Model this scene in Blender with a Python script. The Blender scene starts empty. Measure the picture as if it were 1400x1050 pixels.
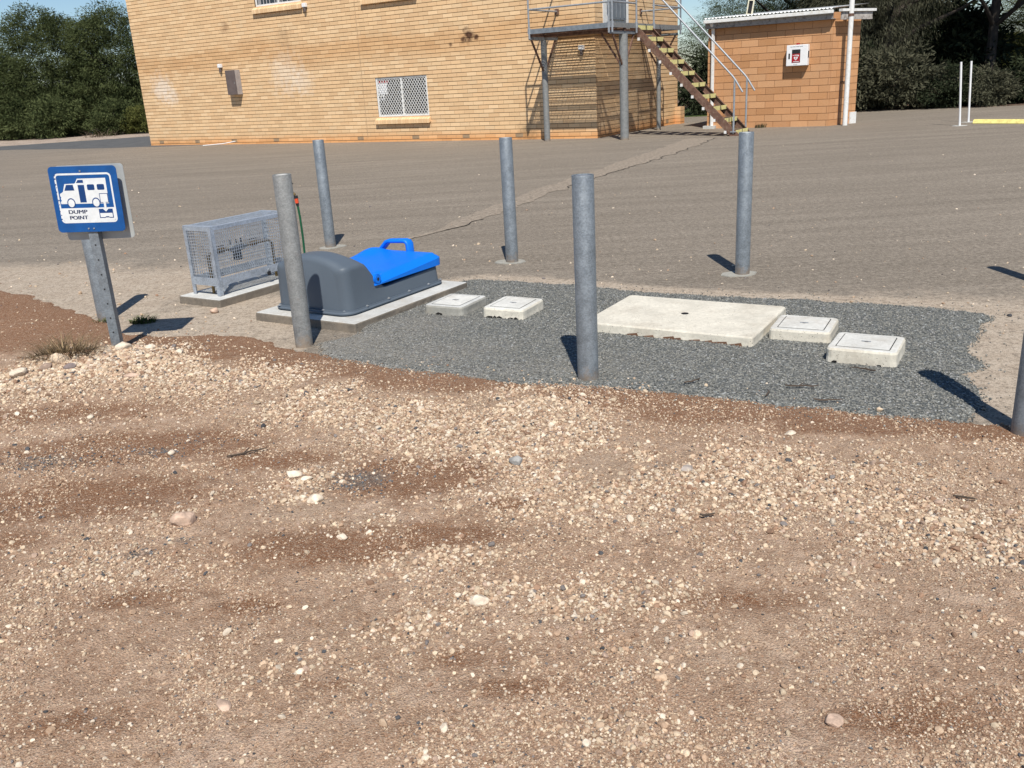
import bpy, bmesh, math, random
import numpy as np
from mathutils import Vector, Matrix, Euler
R = math.radians
sc = bpy.context.scene
COL = sc.collection
random.seed(7)

# ------------------------------------------------------------------ camera
CAM_H, PITCH, ROLL, FPX = 1.408, 0.32816, -0.05698, 1219.25
cam_data = bpy.data.cameras.new('camera'); cam = bpy.data.objects.new('camera', cam_data)
COL.objects.link(cam); sc.camera = cam
cam_data.sensor_fit = 'HORIZONTAL'; cam_data.sensor_width = 36.0
cam_data.lens = 36.0 * FPX / 1400.0
cam_data.clip_start = 0.05; cam_data.clip_end = 2000
cam.location = (0, 0, CAM_H)
cam.matrix_world = (Matrix.Translation((0, 0, CAM_H)) @ Matrix.Rotation(math.pi/2 - PITCH, 4, 'X')
                    @ Matrix.Rotation(ROLL, 4, 'Z'))

# ------------------------------------------------------------------ world, sun, exposure
world = bpy.data.worlds.new('World'); sc.world = world; world.use_nodes = True
wn = world.node_tree; wn.nodes.clear()
sky = wn.nodes.new('ShaderNodeTexSky'); sky.sky_type = 'NISHITA'; sky.sun_disc = False
SUN_EL, SUN_AZ = R(53), R(177)
sky.sun_elevation = SUN_EL; sky.sun_rotation = SUN_AZ
sky.air_density = 1.0; sky.dust_density = 0.0; sky.ozone_density = 6.0
bg = wn.nodes.new('ShaderNodeBackground'); bg.inputs['Strength'].default_value = 0.085
wo = wn.nodes.new('ShaderNodeOutputWorld')
wn.links.new(sky.outputs[0], bg.inputs[0]); wn.links.new(bg.outputs[0], wo.inputs[0])
sd = bpy.data.lights.new('sun', 'SUN'); sd.energy = 4.8; sd.angle = R(0.53); sd.color = (1.0, 0.95, 0.87)
sun = bpy.data.objects.new('sun', sd); COL.objects.link(sun)
ldir = Vector((-0.05*math.cos(SUN_EL), 0.9987*math.cos(SUN_EL), -math.sin(SUN_EL)))
sun.rotation_euler = ldir.to_track_quat('-Z', 'Y').to_euler(); sun.location = (0, -10, 20)
sc.view_settings.view_transform = 'Standard'; sc.view_settings.look = 'None'
sc.view_settings.exposure = 0.22; sc.view_settings.gamma = 1.0; sc.view_settings.use_curve_mapping = False
try:
    sc.cycles.max_bounces = 6; sc.cycles.transparent_max_bounces = 8
except Exception: pass

# ------------------------------------------------------------------ noise
def _hash(ix, iy, seed):
    h = (ix.astype(np.int64)*374761393 + iy.astype(np.int64)*668265263 + seed*974634777) & 0xffffffff
    h = ((h ^ (h >> 13))*1274126177) & 0xffffffff
    h = h ^ (h >> 16)
    return (h & 0xffffff)/float(0xffffff)
def vnoise(x, y, seed=0):
    x = np.asarray(x, float); y = np.asarray(y, float)
    ix = np.floor(x); iy = np.floor(y); fx = x-ix; fy = y-iy
    fx = fx*fx*(3-2*fx); fy = fy*fy*(3-2*fy)
    a = _hash(ix, iy, seed); b = _hash(ix+1, iy, seed); c = _hash(ix, iy+1, seed); d = _hash(ix+1, iy+1, seed)
    return (a*(1-fx)+b*fx)*(1-fy) + (c*(1-fx)+d*fx)*fy
def fbm(x, y, scale, octv=4, seed=0):
    s = 0; a = 1; t = 0
    for k in range(octv):
        s = s + a*vnoise(np.asarray(x)*scale*2**k, np.asarray(y)*scale*2**k, seed+k*17); t += a; a *= .5
    return s/t
def sstep(a, b, x):
    t = np.clip((x-a)/(b-a), 0, 1); return t*t*(3-2*t)

# ------------------------------------------------------------------ node material helpers
class NT:
    def __init__(s, name):
        s.m = bpy.data.materials.new(name); s.m.use_nodes = True
        s.t = s.m.node_tree; s.t.nodes.clear()
        s.out = s.t.nodes.new('ShaderNodeOutputMaterial')
        s.p = s.t.nodes.new('ShaderNodeBsdfPrincipled')
        s.t.links.new(s.p.outputs[0], s.out.inputs[0])
        s.geo = s.t.nodes.new('ShaderNodeNewGeometry')
        s.coord = s.geo.outputs['Position']
    def n(s, typ, **kw):
        nd = s.t.nodes.new(typ)
        for k, v in kw.items():
            if k.startswith('i_'): nd.inputs[k[2:].replace('_', ' ')].default_value = v
            else: setattr(nd, k, v)
        return nd
    def link(s, a, b): s.t.links.new(a, b)
    def noise(s, scale, detail=4, rough=.6, dist=0, vec=None, w=None):
        nd = s.n('ShaderNodeTexNoise'); nd.inputs['Scale'].default_value = scale
        nd.inputs['Detail'].default_value = detail; nd.inputs['Roughness'].default_value = rough
        nd.inputs['Distortion'].default_value = dist
        s.link(vec or s.coord, nd.inputs['Vector']); return nd.outputs['Fac']
    def voro(s, scale, feature='F1', vec=None, out='Distance'):
        nd = s.n('ShaderNodeTexVoronoi'); nd.feature = feature; nd.inputs['Scale'].default_value = scale
        s.link(vec or s.coord, nd.inputs['Vector']); return nd.outputs[out]
    def ramp(s, fac, stops, interp='LINEAR'):
        nd = s.n('ShaderNodeValToRGB'); nd.color_ramp.interpolation = interp
        e = nd.color_ramp.elements
        while len(e) < len(stops): e.new(.5)
        for q, (pos, c) in zip(e, stops):
            q.position = pos; q.color = (c, c, c, 1) if isinstance(c, (int, float)) else (*c, 1)
        s.link(fac, nd.inputs[0]); return nd.outputs[0]
    def mix(s, fac, a, b, mode='MIX'):
        nd = s.n('ShaderNodeMix', data_type='RGBA', blend_type=mode)
        for v, sock in ((fac, nd.inputs[0]), (a, nd.inputs[6]), (b, nd.inputs[7])):
            if isinstance(v, (int, float)): sock.default_value = v if sock == nd.inputs[0] else (v, v, v, 1)
            elif isinstance(v, tuple): sock.default_value = (*v, 1)
            else: s.link(v, sock)
        return nd.outputs[2]
    def math(s, op, a, b=0.0, clamp=False):
        nd = s.n('ShaderNodeMath', operation=op); nd.use_clamp = clamp
        for v, sock in ((a, nd.inputs[0]), (b, nd.inputs[1])):
            if isinstance(v, (int, float)): sock.default_value = v
            else: s.link(v, sock)
        return nd.outputs[0]
    def attr(s, name, typ='GEOMETRY', out='Color'):
        nd = s.n('ShaderNodeAttribute', attribute_name=name, attribute_type=typ); return nd.outputs[out]
    def bump(s, h, strength=.5, dist=.01, prev=None):
        nd = s.n('ShaderNodeBump'); nd.inputs['Strength'].default_value = strength
        nd.inputs['Distance'].default_value = dist; s.link(h, nd.inputs['Height'])
        if prev is not None: s.link(prev, nd.inputs['Normal'])
        s.link(nd.outputs[0], s.p.inputs['Normal']); return nd.outputs[0]
    def spot(s, centre, radius, soft=.5, distort=.3, dscale=4.0):
        """0..1 mask of a stain with a ragged outline round a world point"""
        vm = s.n('ShaderNodeVectorMath', operation='DISTANCE'); s.link(s.coord, vm.inputs[0])
        vm.inputs[1].default_value = centre
        d = s.math('ADD', vm.outputs['Value'], s.math('MULTIPLY', s.math('SUBTRACT', s.noise(dscale, 3), .5), distort*2))
        mr = s.n('ShaderNodeMapRange'); mr.inputs[1].default_value = radius; mr.inputs[2].default_value = radius*(1-soft)
        mr.inputs[3].default_value = 0; mr.inputs[4].default_value = 1; s.link(d, mr.inputs[0]); return mr.outputs[0]
    def base(s, c):
        if isinstance(c, tuple): s.p.inputs['Base Color'].default_value = (*c, 1)
        else: s.link(c, s.p.inputs['Base Color'])
    def setp(s, rough=.8, metal=0.0, spec=.3):
        for k, v in (('Roughness', rough), ('Metallic', metal), ('Specular IOR Level', spec)):
            if isinstance(v, (int, float)): s.p.inputs[k].default_value = v
            else: s.link(v, s.p.inputs[k])

def simple(name, c, rough=.7, metal=0., spec=.4, var=.15, vscale=6., bscale=60., bstr=.15, c2=None):
    t = NT(name); n1 = t.noise(vscale, 5)
    dark = tuple(x*(1-var) for x in c); lite = tuple(min(1, x*(1+var)) for x in c)
    col = t.ramp(n1, [(.3, dark), (.7, lite)])
    if c2 is not None: col = t.mix(t.ramp(t.noise(vscale*2.3, 5, .7), [(.5, 0.), (.68, 1.)]), col, c2)
    t.base(col); t.setp(rough, metal, spec)
    if bstr: t.bump(t.noise(bscale, 3), bstr, .002)
    return t.m

M = {}
def galv(name, c=(.30, .33, .36), metal=.45, rough=.5, rust=0.0):
    t = NT(name)
    a = t.voro(160, out='Color'); sep = t.n('ShaderNodeSeparateColor'); t.link(a, sep.inputs[0])
    n1 = t.noise(16, 6, .75)
    f = t.math('ADD', t.math('MULTIPLY', sep.outputs[0], .22), t.math('MULTIPLY', n1, .78))
    col = t.ramp(f, [(.28, tuple(x*.68 for x in c)), (.5, c), (.75, tuple(min(1, x*1.35) for x in c))])
    col = t.mix(t.ramp(t.noise(70, 4, .8), [(.60, 0.), (.80, .45)]), col, tuple(x*1.6 for x in c))
    sp_ = t.n('ShaderNodeSeparateXYZ'); t.link(t.coord, sp_.inputs[0]); zz = t.math('ADD', sp_.outputs[2], t.math('MULTIPLY', t.noise(18, 4, .8), -.22))
    col = t.mix(t.ramp(zz, [(-.0, .75), (.06, 0.)]) if False else t.ramp(t.math('ADD', zz, .1), [(.0, .7), (.065, 0.)]), col, (.30, .22, .15))
    if rust: col = t.mix(t.ramp(t.noise(14, 5, .7), [(.60, 0.), (.72, rust)]), col, (.16, .075, .035))
    t.base(col); t.setp(t.ramp(n1, [(.3, rough-.1), (.7, rough+.15)]), metal, .4); t.bump(t.noise(120, 2), .1, .001)
    return t.m
M['galv'] = galv('galvanised_steel', (.235, .262, .285))
M['galv_light'] = galv('galvanised_rail', (.33, .35, .37), .4, .55)
M['galv_old'] = galv('weathered_steel', (.235, .24, .235), .25, .65, .25)
M['frame_steel'] = galv('cage_steel', (.37, .415, .47), .35, .5)
M['black'] = simple('black_plastic', (.02, .02, .022), .5, bstr=0)
M['grey_plastic'] = simple('grey_plastic', (.095, .118, .145), .5, 0, .3, .06, 3, 220, .12)
M['blue_plastic'] = simple('blue_plastic', (.003, .165, .70), .45, 0, .3, .05, 5, 260, .12)
M['brass'] = simple('brass', (.22, .15, .06), .45, .6)
M['orange_plastic'] = simple('orange_plastic', (.75, .09, .03), .45)
M['green_hose'] = simple('green_hose', (.01, .09, .035), .4)
M['white_paint'] = simple('white_paint', (.74, .74, .72), .5, var=.05, c2=(.6, .57, .5))
M['white_plastic'] = simple('white_plastic', (.78, .78, .78), .4, var=.04)
M['yellow'] = simple('yellow_paint', (.74, .67, .29), .6, var=.15, vscale=14, c2=(.5, .42, .16))
M['yellow_bright'] = simple('yellow_kerb_paint', (.86, .76, .27), .6, var=.1, c2=(.55, .45, .15))
M['sign_blue'] = simple('sign_blue', (.004, .075, .265), .4, 0, .45, .14, 20, 80, .03)
M['sign_letter'] = simple('sign_letter', (.012, .022, .07), .5, bstr=0)
M['sign_white'] = simple('sign_white', (.68, .70, .70), .5, 0, .4, .08, 25, 80, .03)
M['sign_ink'] = simple('sign_ink', (.006, .045, .17), .45, bstr=0)
M['panel_grey'] = simple('aluminium_panel', (.44, .46, .45), .5, .3, .4, .08, 10)
M['rust'] = simple('rusty_steel', (.15, .082, .058), .8, .1, .3, .45, 7, 50, .5, c2=(.24, .17, .12))
M['tread'] = simple('tread_boards', (.13, .09, .06), .85, 0, .2, .4, 8, 40, .4)
M['meter_front'] = simple('meter_box_paint', (.13, .10, .09), .5, 0, .4, .15)
M['meter_side_lit'] = simple('meter_box_lit_side', (.34, .32, .32), .5)  # side paler than the door: its sunlight is put into the colour
M['glass'] = simple('window_glass', (.03, .032, .035), .08, 0, .8, .3, 2, bstr=0)
M['curtain'] = simple('curtain', (.35, .34, .34), .9)
M['red'] = simple('red_panel', (.36, .012, .018), .4, bstr=0)
M['darkroof'] = simple('eave_soffit', (.30, .28, .26), .7, c2=(.12, .10, .09))
M['roofsheet'] = simple('roof_sheet', (.62, .63, .62), .45, .3)
M['screen'] = simple('screen_door', (.16, .18, .20), .6)
M['wire'] = simple('wire', (.05, .05, .05), .6, bstr=0)
M['twig'] = simple('twig', (.075, .055, .04), .9, var=.3)
M['dark'] = simple('dark_void', (.012, .011, .010), .95, bstr=0)
M['bark'] = simple('bark', (.055, .046, .038), .95, 0, .2, .35, 5, 14, .8)

def concrete(name, c, speck=(.06, .05, .04), amt=.35, bs=90, hole=25):
    t = NT(name)
    n1 = t.noise(5, 6, .7); n2 = t.noise(45, 4, .7)
    col = t.ramp(n1, [(.3, tuple(x*.78 for x in c)), (.7, tuple(min(1, x*1.08) for x in c))])
    col = t.mix(t.ramp(n2, [(.40, .35), (.6, 0.)]), col, tuple(x*.6 for x in c))
    col = t.mix(t.ramp(t.noise(3.1, 6, .75), [(.50, 0.), (.72, .5)]), col, (.33, .27, .20))
    v = t.voro(hole*3.2); pit = t.ramp(v, [(.10, 1.), (.20, 0.)])
    pit = t.math('MULTIPLY', pit, t.ramp(t.noise(13, 2), [(.45, 0.), (.6, 1.)]))
    col = t.mix(t.math('MULTIPLY', pit, amt*2, True), col, speck)
    t.base(col); t.setp(.9, 0, .2)
    b = t.bump(t.noise(bs, 5, .7), .35, .003); t.bump(t.math('MULTIPLY', pit, -1.), .5, .004, b)
    return t.m
M['conc_cream'] = concrete('cream_concrete', (.70, .655, .55), amt=.55)
M['conc_white'] = concrete('white_concrete', (.68, .67, .62), amt=.2)
M['conc_grey'] = concrete('grey_concrete', (.58, .58, .55), amt=.25)
M['conc_mid'] = concrete('dusty_concrete', (.36, .35, .31), amt=.4)
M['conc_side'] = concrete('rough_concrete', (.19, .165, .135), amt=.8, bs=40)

# ------------------------------------------------------------------ mesh helpers
def link(o, parent=None):
    COL.objects.link(o)
    if parent is not None: o.parent = parent
    return o
def tag(o, label=None, cat=None, group=None, kind=None):
    if label: o['label'] = label
    if cat: o['category'] = cat
    if group: o['group'] = group
    if kind: o['kind'] = kind
    return o
def empty(name, loc=(0, 0, 0), rz=0., label=None, cat=None, group=None):
    o = bpy.data.objects.new(name, None); link(o); o.location = loc; o.rotation_euler = (0, 0, rz)
    o.empty_display_size = .1
    return tag(o, label, cat, group)
def pymesh(name, V, F, mat, parent=None, smooth=False):
    me = bpy.data.meshes.new(name); me.from_pydata([tuple(map(float, v)) for v in V], [], [tuple(map(int, f)) for f in F]); me.update()
    if mat: me.materials.append(mat)
    if smooth: me.polygons.foreach_set('use_smooth', [True]*len(me.polygons))
    return link(bpy.data.objects.new(name, me), parent)
def npmesh(name, V, F, mat, parent=None, smooth=False, col=None, colname='Col'):
    """V (n,3), F (m,k) numpy -> object quickly; col = per-face or per-vertex colours"""
    V = np.asarray(V, np.float32); F = np.asarray(F, np.int32); k = F.shape[1]
    me = bpy.data.meshes.new(name); me.vertices.add(len(V)); me.vertices.foreach_set('co', V.ravel())
    me.loops.add(F.size); me.loops.foreach_set('vertex_index', F.ravel())
    me.polygons.add(len(F)); me.polygons.foreach_set('loop_start', np.arange(0, F.size, k, dtype=np.int32))
    me.polygons.foreach_set('loop_total', np.full(len(F), k, np.int32))
    me.polygons.foreach_set('use_smooth', np.full(len(F), bool(smooth)))
    me.update(calc_edges=True)
    if mat: me.materials.append(mat)
    if col is not None:
        col = np.asarray(col, np.float32)
        if len(col) == len(F) and len(F) != len(V): dom, arr = 'CORNER', np.repeat(col, k, axis=0)
        else: dom, arr = 'POINT', col
        a = me.attributes.new(colname, 'FLOAT_COLOR', dom)
        a.data.foreach_set('color', np.concatenate([arr, np.ones((len(arr), 1), np.float32)], 1).ravel())
    return link(bpy.data.objects.new(name, me), parent)
class MB:
    def __init__(s): s.V = []; s.F = []
    def add(s, V, F):
        b = len(s.V); s.V += [tuple(v) for v in V]; s.F += [tuple(i+b for i in f) for f in F]; return s
    def box(s, x0, x1, y0, y1, z0, z1, m=None):
        V = [(x, y, z) for x in (x0, x1) for y in (y0, y1) for z in (z0, z1)]
        if m is not None: V = [tuple(m @ Vector(v)) for v in V]
        return s.add(V, [(0, 1, 3, 2), (4, 6, 7, 5), (0, 4, 5, 1), (2, 3, 7, 6), (0, 2, 6, 4), (1, 5, 7, 3)])
    def bar(s, a, b, w, h=None, up=(0, 0, 1)):
        a = Vector(a); b = Vector(b); d = (b-a); L = d.length; d.normalize(); h = h or w
        up = Vector(up); x = d.cross(up)
        if x.length < 1e-4: x = d.cross(Vector((1, 0, 0)))
        x.normalize(); y = x.cross(d).normalized()
        P = []
        for q in (a, b):
            for sx, sy in ((-1, -1), (1, -1), (1, 1), (-1, 1)): P.append(q + x*sx*w/2 + y*sy*h/2)
        return s.add(P, [(0, 3, 2, 1), (4, 5, 6, 7), (0, 1, 5, 4), (1, 2, 6, 5), (2, 3, 7, 6), (3, 0, 4, 7)])
    def tube(s, pts, r, n=12, cap=True, hollow=0):
        pts = [Vector(p) for p in pts]; rs = r if isinstance(r, (list, tuple)) else [r]*len(pts)
        V = []; F = []; prev = None
        for i, p in enumerate(pts):
            d = (pts[min(i+1, len(pts)-1)] - pts[max(i-1, 0)]).normalized()
            if prev is None: x = d.orthogonal().normalized()
            else:
                x = prev - d*prev.dot(d); x.normalize()
            prev = x; y = d.cross(x)
            for k in range(n):
                a = 2*math.pi*k/n; V.append(p + (x*math.cos(a)+y*math.sin(a))*rs[i])
        for i in range(len(pts)-1):
            for k in range(n):
                k2 = (k+1) % n; F.append((i*n+k, i*n+k2, (i+1)*n+k2, (i+1)*n+k))
        if cap: F.append(tuple(reversed(range(n)))); F.append(tuple(range((len(pts)-1)*n, len(pts)*n)))
        return s.add(V, F)
    def lathe(s, prof, n=32, centre=(0, 0, 0)):
        V = []; F = []; cx, cy, cz = centre
        for r, z in prof:
            for k in range(n):
                a = 2*math.pi*k/n; V.append((cx+r*math.cos(a), cy+r*math.sin(a), cz+z))
        for i in range(len(prof)-1):
            for k in range(n):
                k2 = (k+1) % n; F.append((i*n+k, i*n+k2, (i+1)*n+k2, (i+1)*n+k))
        F.append(tuple(range((len(prof)-1)*n, len(prof)*n)))
        return s.add(V, F)
    def prism(s, poly, z0, z1, axis='z'):
        n = len(poly)
        def P(a, b, c): return {'z': (a, b, c), 'y': (a, c, b), 'x': (c, a, b)}[axis]
        V = [P(x, y, z0) for x, y in poly] + [P(x, y, z1) for x, y in poly]
        F = [tuple(range(n))[::-1], tuple(range(n, 2*n))] + [(i, (i+1) % n, n+(i+1) % n, n+i) for i in range(n)]
        return s.add(V, F)
    def build(s, name, mat, parent=None, smooth=False, bevel=0, seg=2, angle=35):
        me = bpy.data.meshes.new(name); me.from_pydata(s.V, [], s.F); me.update()
        bm = bmesh.new(); bm.from_mesh(me); bmesh.ops.recalc_face_normals(bm, faces=bm.faces)
        if bevel:
            es = [e for e in bm.edges if len(e.link_faces) == 2 and e.calc_face_angle(0) > R(angle)]
            bmesh.ops.bevel(bm, geom=es, offset=bevel, segments=seg, affect='EDGES', clamp_overlap=True)
        if smooth:
            for e in bm.edges:
                if len(e.link_faces) == 2 and e.calc_face_angle(0) > R(angle if not bevel else 50): e.smooth = False
            for f in bm.faces: f.smooth = True
        bm.to_mesh(me); bm.free()
        me.materials.append(mat)
        return link(bpy.data.objects.new(name, me), parent)
def rrect(x0, x1, y0, y1, r, n=6):
    P = []
    for cx, cy, a0 in ((x1-r, y1-r, 0), (x0+r, y1-r, 90), (x0+r, y0+r, 180), (x1-r, y0+r, 270)):
        for k in range(n+1):
            a = R(a0 + 90*k/n); P.append((cx+r*math.cos(a), cy+r*math.sin(a)))
    return P
def copy_tree(o, parent=None):
    c = o.copy(); COL.objects.link(c)
    if parent is not None: c.parent = parent
    for ch in list(o.children): copy_tree(ch, c)
    return c

# building axes:  u = right along the front wall, v = away from the camera
AZ = 0.569
Uv = Vector((math.cos(AZ), -math.sin(AZ), 0)); Vv = Vector((math.sin(AZ), math.cos(AZ), 0))
C0 = Vector((2.336, 21.719, 0))

# ================================================================== GROUND
EDGE = np.array([(-14, 15.5), (-9, 11.4), (-5.5, 8.45), (-4.22, 7.39), (-3.63, 6.92), (-3.02, 6.31), (-2.4, 5.64), (-1.82, 5.46), (-1.52, 5.30), (-1.08, 4.94),
                 (-.71, 4.67), (-.38, 4.48), (0, 4.28), (.46, 4.10), (.88, 3.90), (1.28, 3.68), (1.64, 3.46), (1.87, 3.37), (2.04, 3.29), (3, 2.8), (5, 1.6), (9, -1), (14, -4)])
BED = np.array([(-.86, 6.0), (-.50, 6.45), (-.202, 6.60), (.149, 6.43), (1.016, 5.85), (1.856, 5.41), (2.417, 5.13), (2.66, 4.95), (2.72, 4.80), (2.54, 4.58), (2.30, 4.25),
                (2.27, 4.0), (2.12, 3.88), (2.07, 3.64), (1.95, 3.42), (1.80, 3.30), (1.25, 3.55), (.85, 3.76), (.43, 3.95), (0, 4.13), (-.40, 4.33), (-.73, 4.52), (-1.06, 4.80), (-1.14, 5.08), (-.93, 5.20)])
def edge_y(x): return np.interp(x, EDGE[:, 0], EDGE[:, 1])
def poly_sd(px, py, poly):
    """signed distance to a polygon, positive inside"""
    px = np.asarray(px, float); py = np.asarray(py, float)
    d = np.full(px.shape, 1e9); ins = np.zeros(px.shape, bool); n = len(poly)
    for i in range(n):
        ax, ay = poly[i]; bx, by = poly[(i+1) % n]; ex, ey = bx-ax, by-ay
        t = np.clip(((px-ax)*ex+(py-ay)*ey)/(ex*ex+ey*ey), 0, 1)
        d = np.minimum(d, np.hypot(px-ax-t*ex, py-ay-t*ey))
        c = ((ay > py) != (by > py)) & (px < (bx-ax)*(py-ay)/(by-ay+1e-12)+ax)
        ins ^= c
    return np.where(ins, d, -d)
def blobs(x, y, L, pw=1.0):
    s = np.zeros(np.shape(x))
    for b in L:
        cx, cy, rx, ry = b[:4]; w = b[4] if len(b) > 4 else 1.0
        s = np.maximum(s, w*np.exp(-.8*(((x-cx)/rx)**2+((y-cy)/ry)**2)**pw))
    return s
WHITE = [(-2.24, 4.79, .42, .34, 1.2), (-2.48, 4.51, .30, .2, 1.1), (-1.85, 4.62, .4, .22, 1.1), (-1.39, 4.38, .5, .24, 1.0), (-.89, 4.0, .42, .25, 1.1), (-.44, 3.62, .36, .3, 1.1), (-.01, 3.51, .36, .42, 1.2), (-.01, 3.82, .23, .26, 1.1), (.25, 3.75, .25, .16, .6),
         (.31, 3.02, .34, .32, .9), (.66, 2.91, .34, .25, .9), (.99, 2.66, .32, .19, .8), (1.29, 2.45, .26, .17, .9), (1.46, 2.3, .16, .14, 1.1), (-.74, 3.08, .13, .13, .8), (-.56, 2.65, .16, .1, .7), (-.26, 2.43, .3, .1, .7),
         (.13, 2.75, .27, .22, .5), (.27, 2.15, .34, .12, .55), (-.06, 2.22, .15, .06, .8), (-.75, 2.86, .13, .12, .9), (1.58, 2.57, .2, .22, .6), (-2.39, 4.33, .35, .13, .6), (-.32, 2.07, .2, .1, .6), (.48, 1.9, .27, .12, .5),
         (1.30, 2.95, .5, .2, .45), (-1.41, 2.49, .19, .1, .4), (.2, 1.63, .1, .05, .6), (-.42, 2.0, .4, .2, .35), (.9, 2.2, .5, .3, .35), (2.5, 2.6, .5, .3, .7), (3.3, 2.2, .5, .3, .5), (-3.2, 4.4, .4, .2, .4)]
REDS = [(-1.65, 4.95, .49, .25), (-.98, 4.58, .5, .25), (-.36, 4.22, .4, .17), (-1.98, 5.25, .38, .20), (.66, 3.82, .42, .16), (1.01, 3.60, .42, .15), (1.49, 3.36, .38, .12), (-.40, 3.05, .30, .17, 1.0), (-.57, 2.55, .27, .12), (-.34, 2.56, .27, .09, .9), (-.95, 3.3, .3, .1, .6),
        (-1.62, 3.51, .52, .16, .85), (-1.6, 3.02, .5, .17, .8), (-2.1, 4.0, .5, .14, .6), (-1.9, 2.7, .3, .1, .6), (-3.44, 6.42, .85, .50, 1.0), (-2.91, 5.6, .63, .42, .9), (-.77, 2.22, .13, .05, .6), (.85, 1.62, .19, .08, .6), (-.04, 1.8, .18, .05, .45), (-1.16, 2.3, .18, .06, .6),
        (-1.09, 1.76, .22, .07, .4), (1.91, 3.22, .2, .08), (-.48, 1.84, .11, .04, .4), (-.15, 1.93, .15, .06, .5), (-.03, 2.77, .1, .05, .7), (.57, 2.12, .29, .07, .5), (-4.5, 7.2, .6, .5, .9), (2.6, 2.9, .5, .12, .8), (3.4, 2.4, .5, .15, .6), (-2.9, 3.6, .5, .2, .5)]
GREYS = [(-.60, 3.05, .13, .11, 1.1), (-1.95, 3.4, .22, .09, .9), (-1.51, 3.45, .16, .06, .8), (-1.23, 2.56, .07, .035, 1.), (-1.12, 2.64, .06, .03, .8), (-1.33, 3.54, .13, .06, .6), (-2.3, 3.3, .2, .08, .6)]
def dirt_side(x, y):   # >0 on the dirt side of the ragged edge
    return edge_y(x) - y + (fbm(x, y, 3.0, 4, 5)-.5)*.28 + (fbm(x, y, 14, 3, 8)-.5)*.07
def ground_h(x, y):
    h = (fbm(x, y, 1.1, 3, 2)-.5)*.035 + (fbm(x, y, 6, 4, 3)-.5)*.016 + (fbm(x, y, 32, 3, 4)-.5)*.012
    h = h + .05*blobs(x, y, [(-2.3, 4.75, .45, .32), (-2.65, 4.75, .3, .3), (-.05, 3.6, .5, .4, .3)])
    return h + .022
def dirt_z(x, y):
    s = dirt_side(x, y); t = sstep(-.05, .10, s)
    # keep the dirt away from the posts' feet and slab by easing it into the sealed ground
    return ground_h(x, y)*t*sstep(-.05, .6, s) + (1-t)*(-.06) + .004*t

def grid_mesh(name, xs, ys, zf, mat):
    X, Y = np.meshgrid(xs, ys); Z = zf(X, Y); V = np.stack([X, Y, Z], -1).reshape(-1, 3)
    nx, ny = len(xs), len(ys); i = np.arange(nx*ny).reshape(ny, nx)
    F = np.stack([i[:-1, :-1], i[:-1, 1:], i[1:, 1:], i[1:, :-1]], -1).reshape(-1, 4)
    return npmesh(name, V, F, mat, smooth=True), X.ravel(), Y.ravel()
def set_attr(o, name, arr):
    a = o.data.attributes.new(name, 'FLOAT', 'POINT'); a.data.foreach_set('value', np.asarray(arr, np.float32).ravel())

# --- dirt material
def dirt_mat():
    t = NT('dirt')
    red = t.attr('red', out='Fac'); grey = t.attr('grey', out='Fac'); pale = t.attr('pale', out='Fac')
    n1 = t.noise(2.2, 6, .65, .4); n2 = t.noise(14, 5, .7); n3 = t.noise(150, 4, .7); n4 = t.noise(420, 2, .6)
    col = t.ramp(n1, [(.36, (.45, .285, .185)), (.5, (.58, .395, .270)), (.64, (.69, .505, .370))])
    col = t.mix(t.ramp(n2, [(.38, .75), (.60, 0.)]), col, (.31, .182, .110))
    col = t.mix(t.math('MULTIPLY', pale, .6), col, (.47, .365, .265))
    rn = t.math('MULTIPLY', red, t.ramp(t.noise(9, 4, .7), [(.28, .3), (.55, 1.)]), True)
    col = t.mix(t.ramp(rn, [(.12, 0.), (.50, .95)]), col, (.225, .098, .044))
    col = t.mix(t.ramp(t.math('MULTIPLY', grey, t.noise(22, 3, .7)), [(.22, 0.), (.5, .85)]), col, (.10, .10, .10))
    # fine grit: small cells in cream, brown and dark grey
    for sc_, th, amt in ((170, .16, .75), (330, .24, .6)):
        d = t.voro(sc_); c = t.n('ShaderNodeSeparateColor'); t.link(t.voro(sc_, out='Color'), c.inputs[0])
        m = t.math('MULTIPLY', t.ramp(d, [(th+.18, 1.), (th+.28, 0.)]), t.ramp(c.outputs[0], [(.55, 0.), (.6, 1.)]))
        cc = t.ramp(c.outputs[1], [(0., (.62, .50, .37)), (.45, (.50, .36, .25)), (.75, (.30, .19, .12)), (.9, (.09, .085, .08))], 'CONSTANT')
        col = t.mix(t.math('MULTIPLY', m, amt), col, cc)
    col = t.mix(t.ramp(n3, [(.35, .5), (.55, 0.)]), col, (.19, .105, .062))
    n6 = t.noise(48, 6, .8); col = t.mix(t.ramp(n6, [(.36, .6), (.46, 0.)]), col, (.21, .115, .068)); col = t.mix(t.ramp(n6, [(.54, 0.), (.66, .5)]), col, (.62, .48, .35))
    col = t.mix(t.ramp(n4, [(.52, 0.), (.72, .35)]), col, (.66, .52, .38))
    t.base(col); t.setp(.95, 0, .15)
    h = t.math('ADD', t.math('MULTIPLY', n3, .6), t.math('ADD', t.math('MULTIPLY', n4, .3), t.math('MULTIPLY', t.voro(170), -.5)))
    t.bump(t.math('ADD', h, t.math('MULTIPLY', n6, 1.2)), .9, .010)
    return t.m
xs = np.concatenate([np.arange(-14, -5, .2), np.arange(-5, -3, .04), np.arange(-3, 2.6, .014), np.arange(2.6, 4, .03), np.arange(4, 14.1, .2)])
ys = np.concatenate([np.arange(-5, .6, .2), np.arange(.6, 3.2, .012), np.arange(3.2, 7.6, .02), np.arange(7.6, 16.1, .1)])
dirt, X, Y = grid_mesh('dirt_ground', xs, ys, dirt_z, dirt_mat()); tag(dirt, kind='structure')
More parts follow.
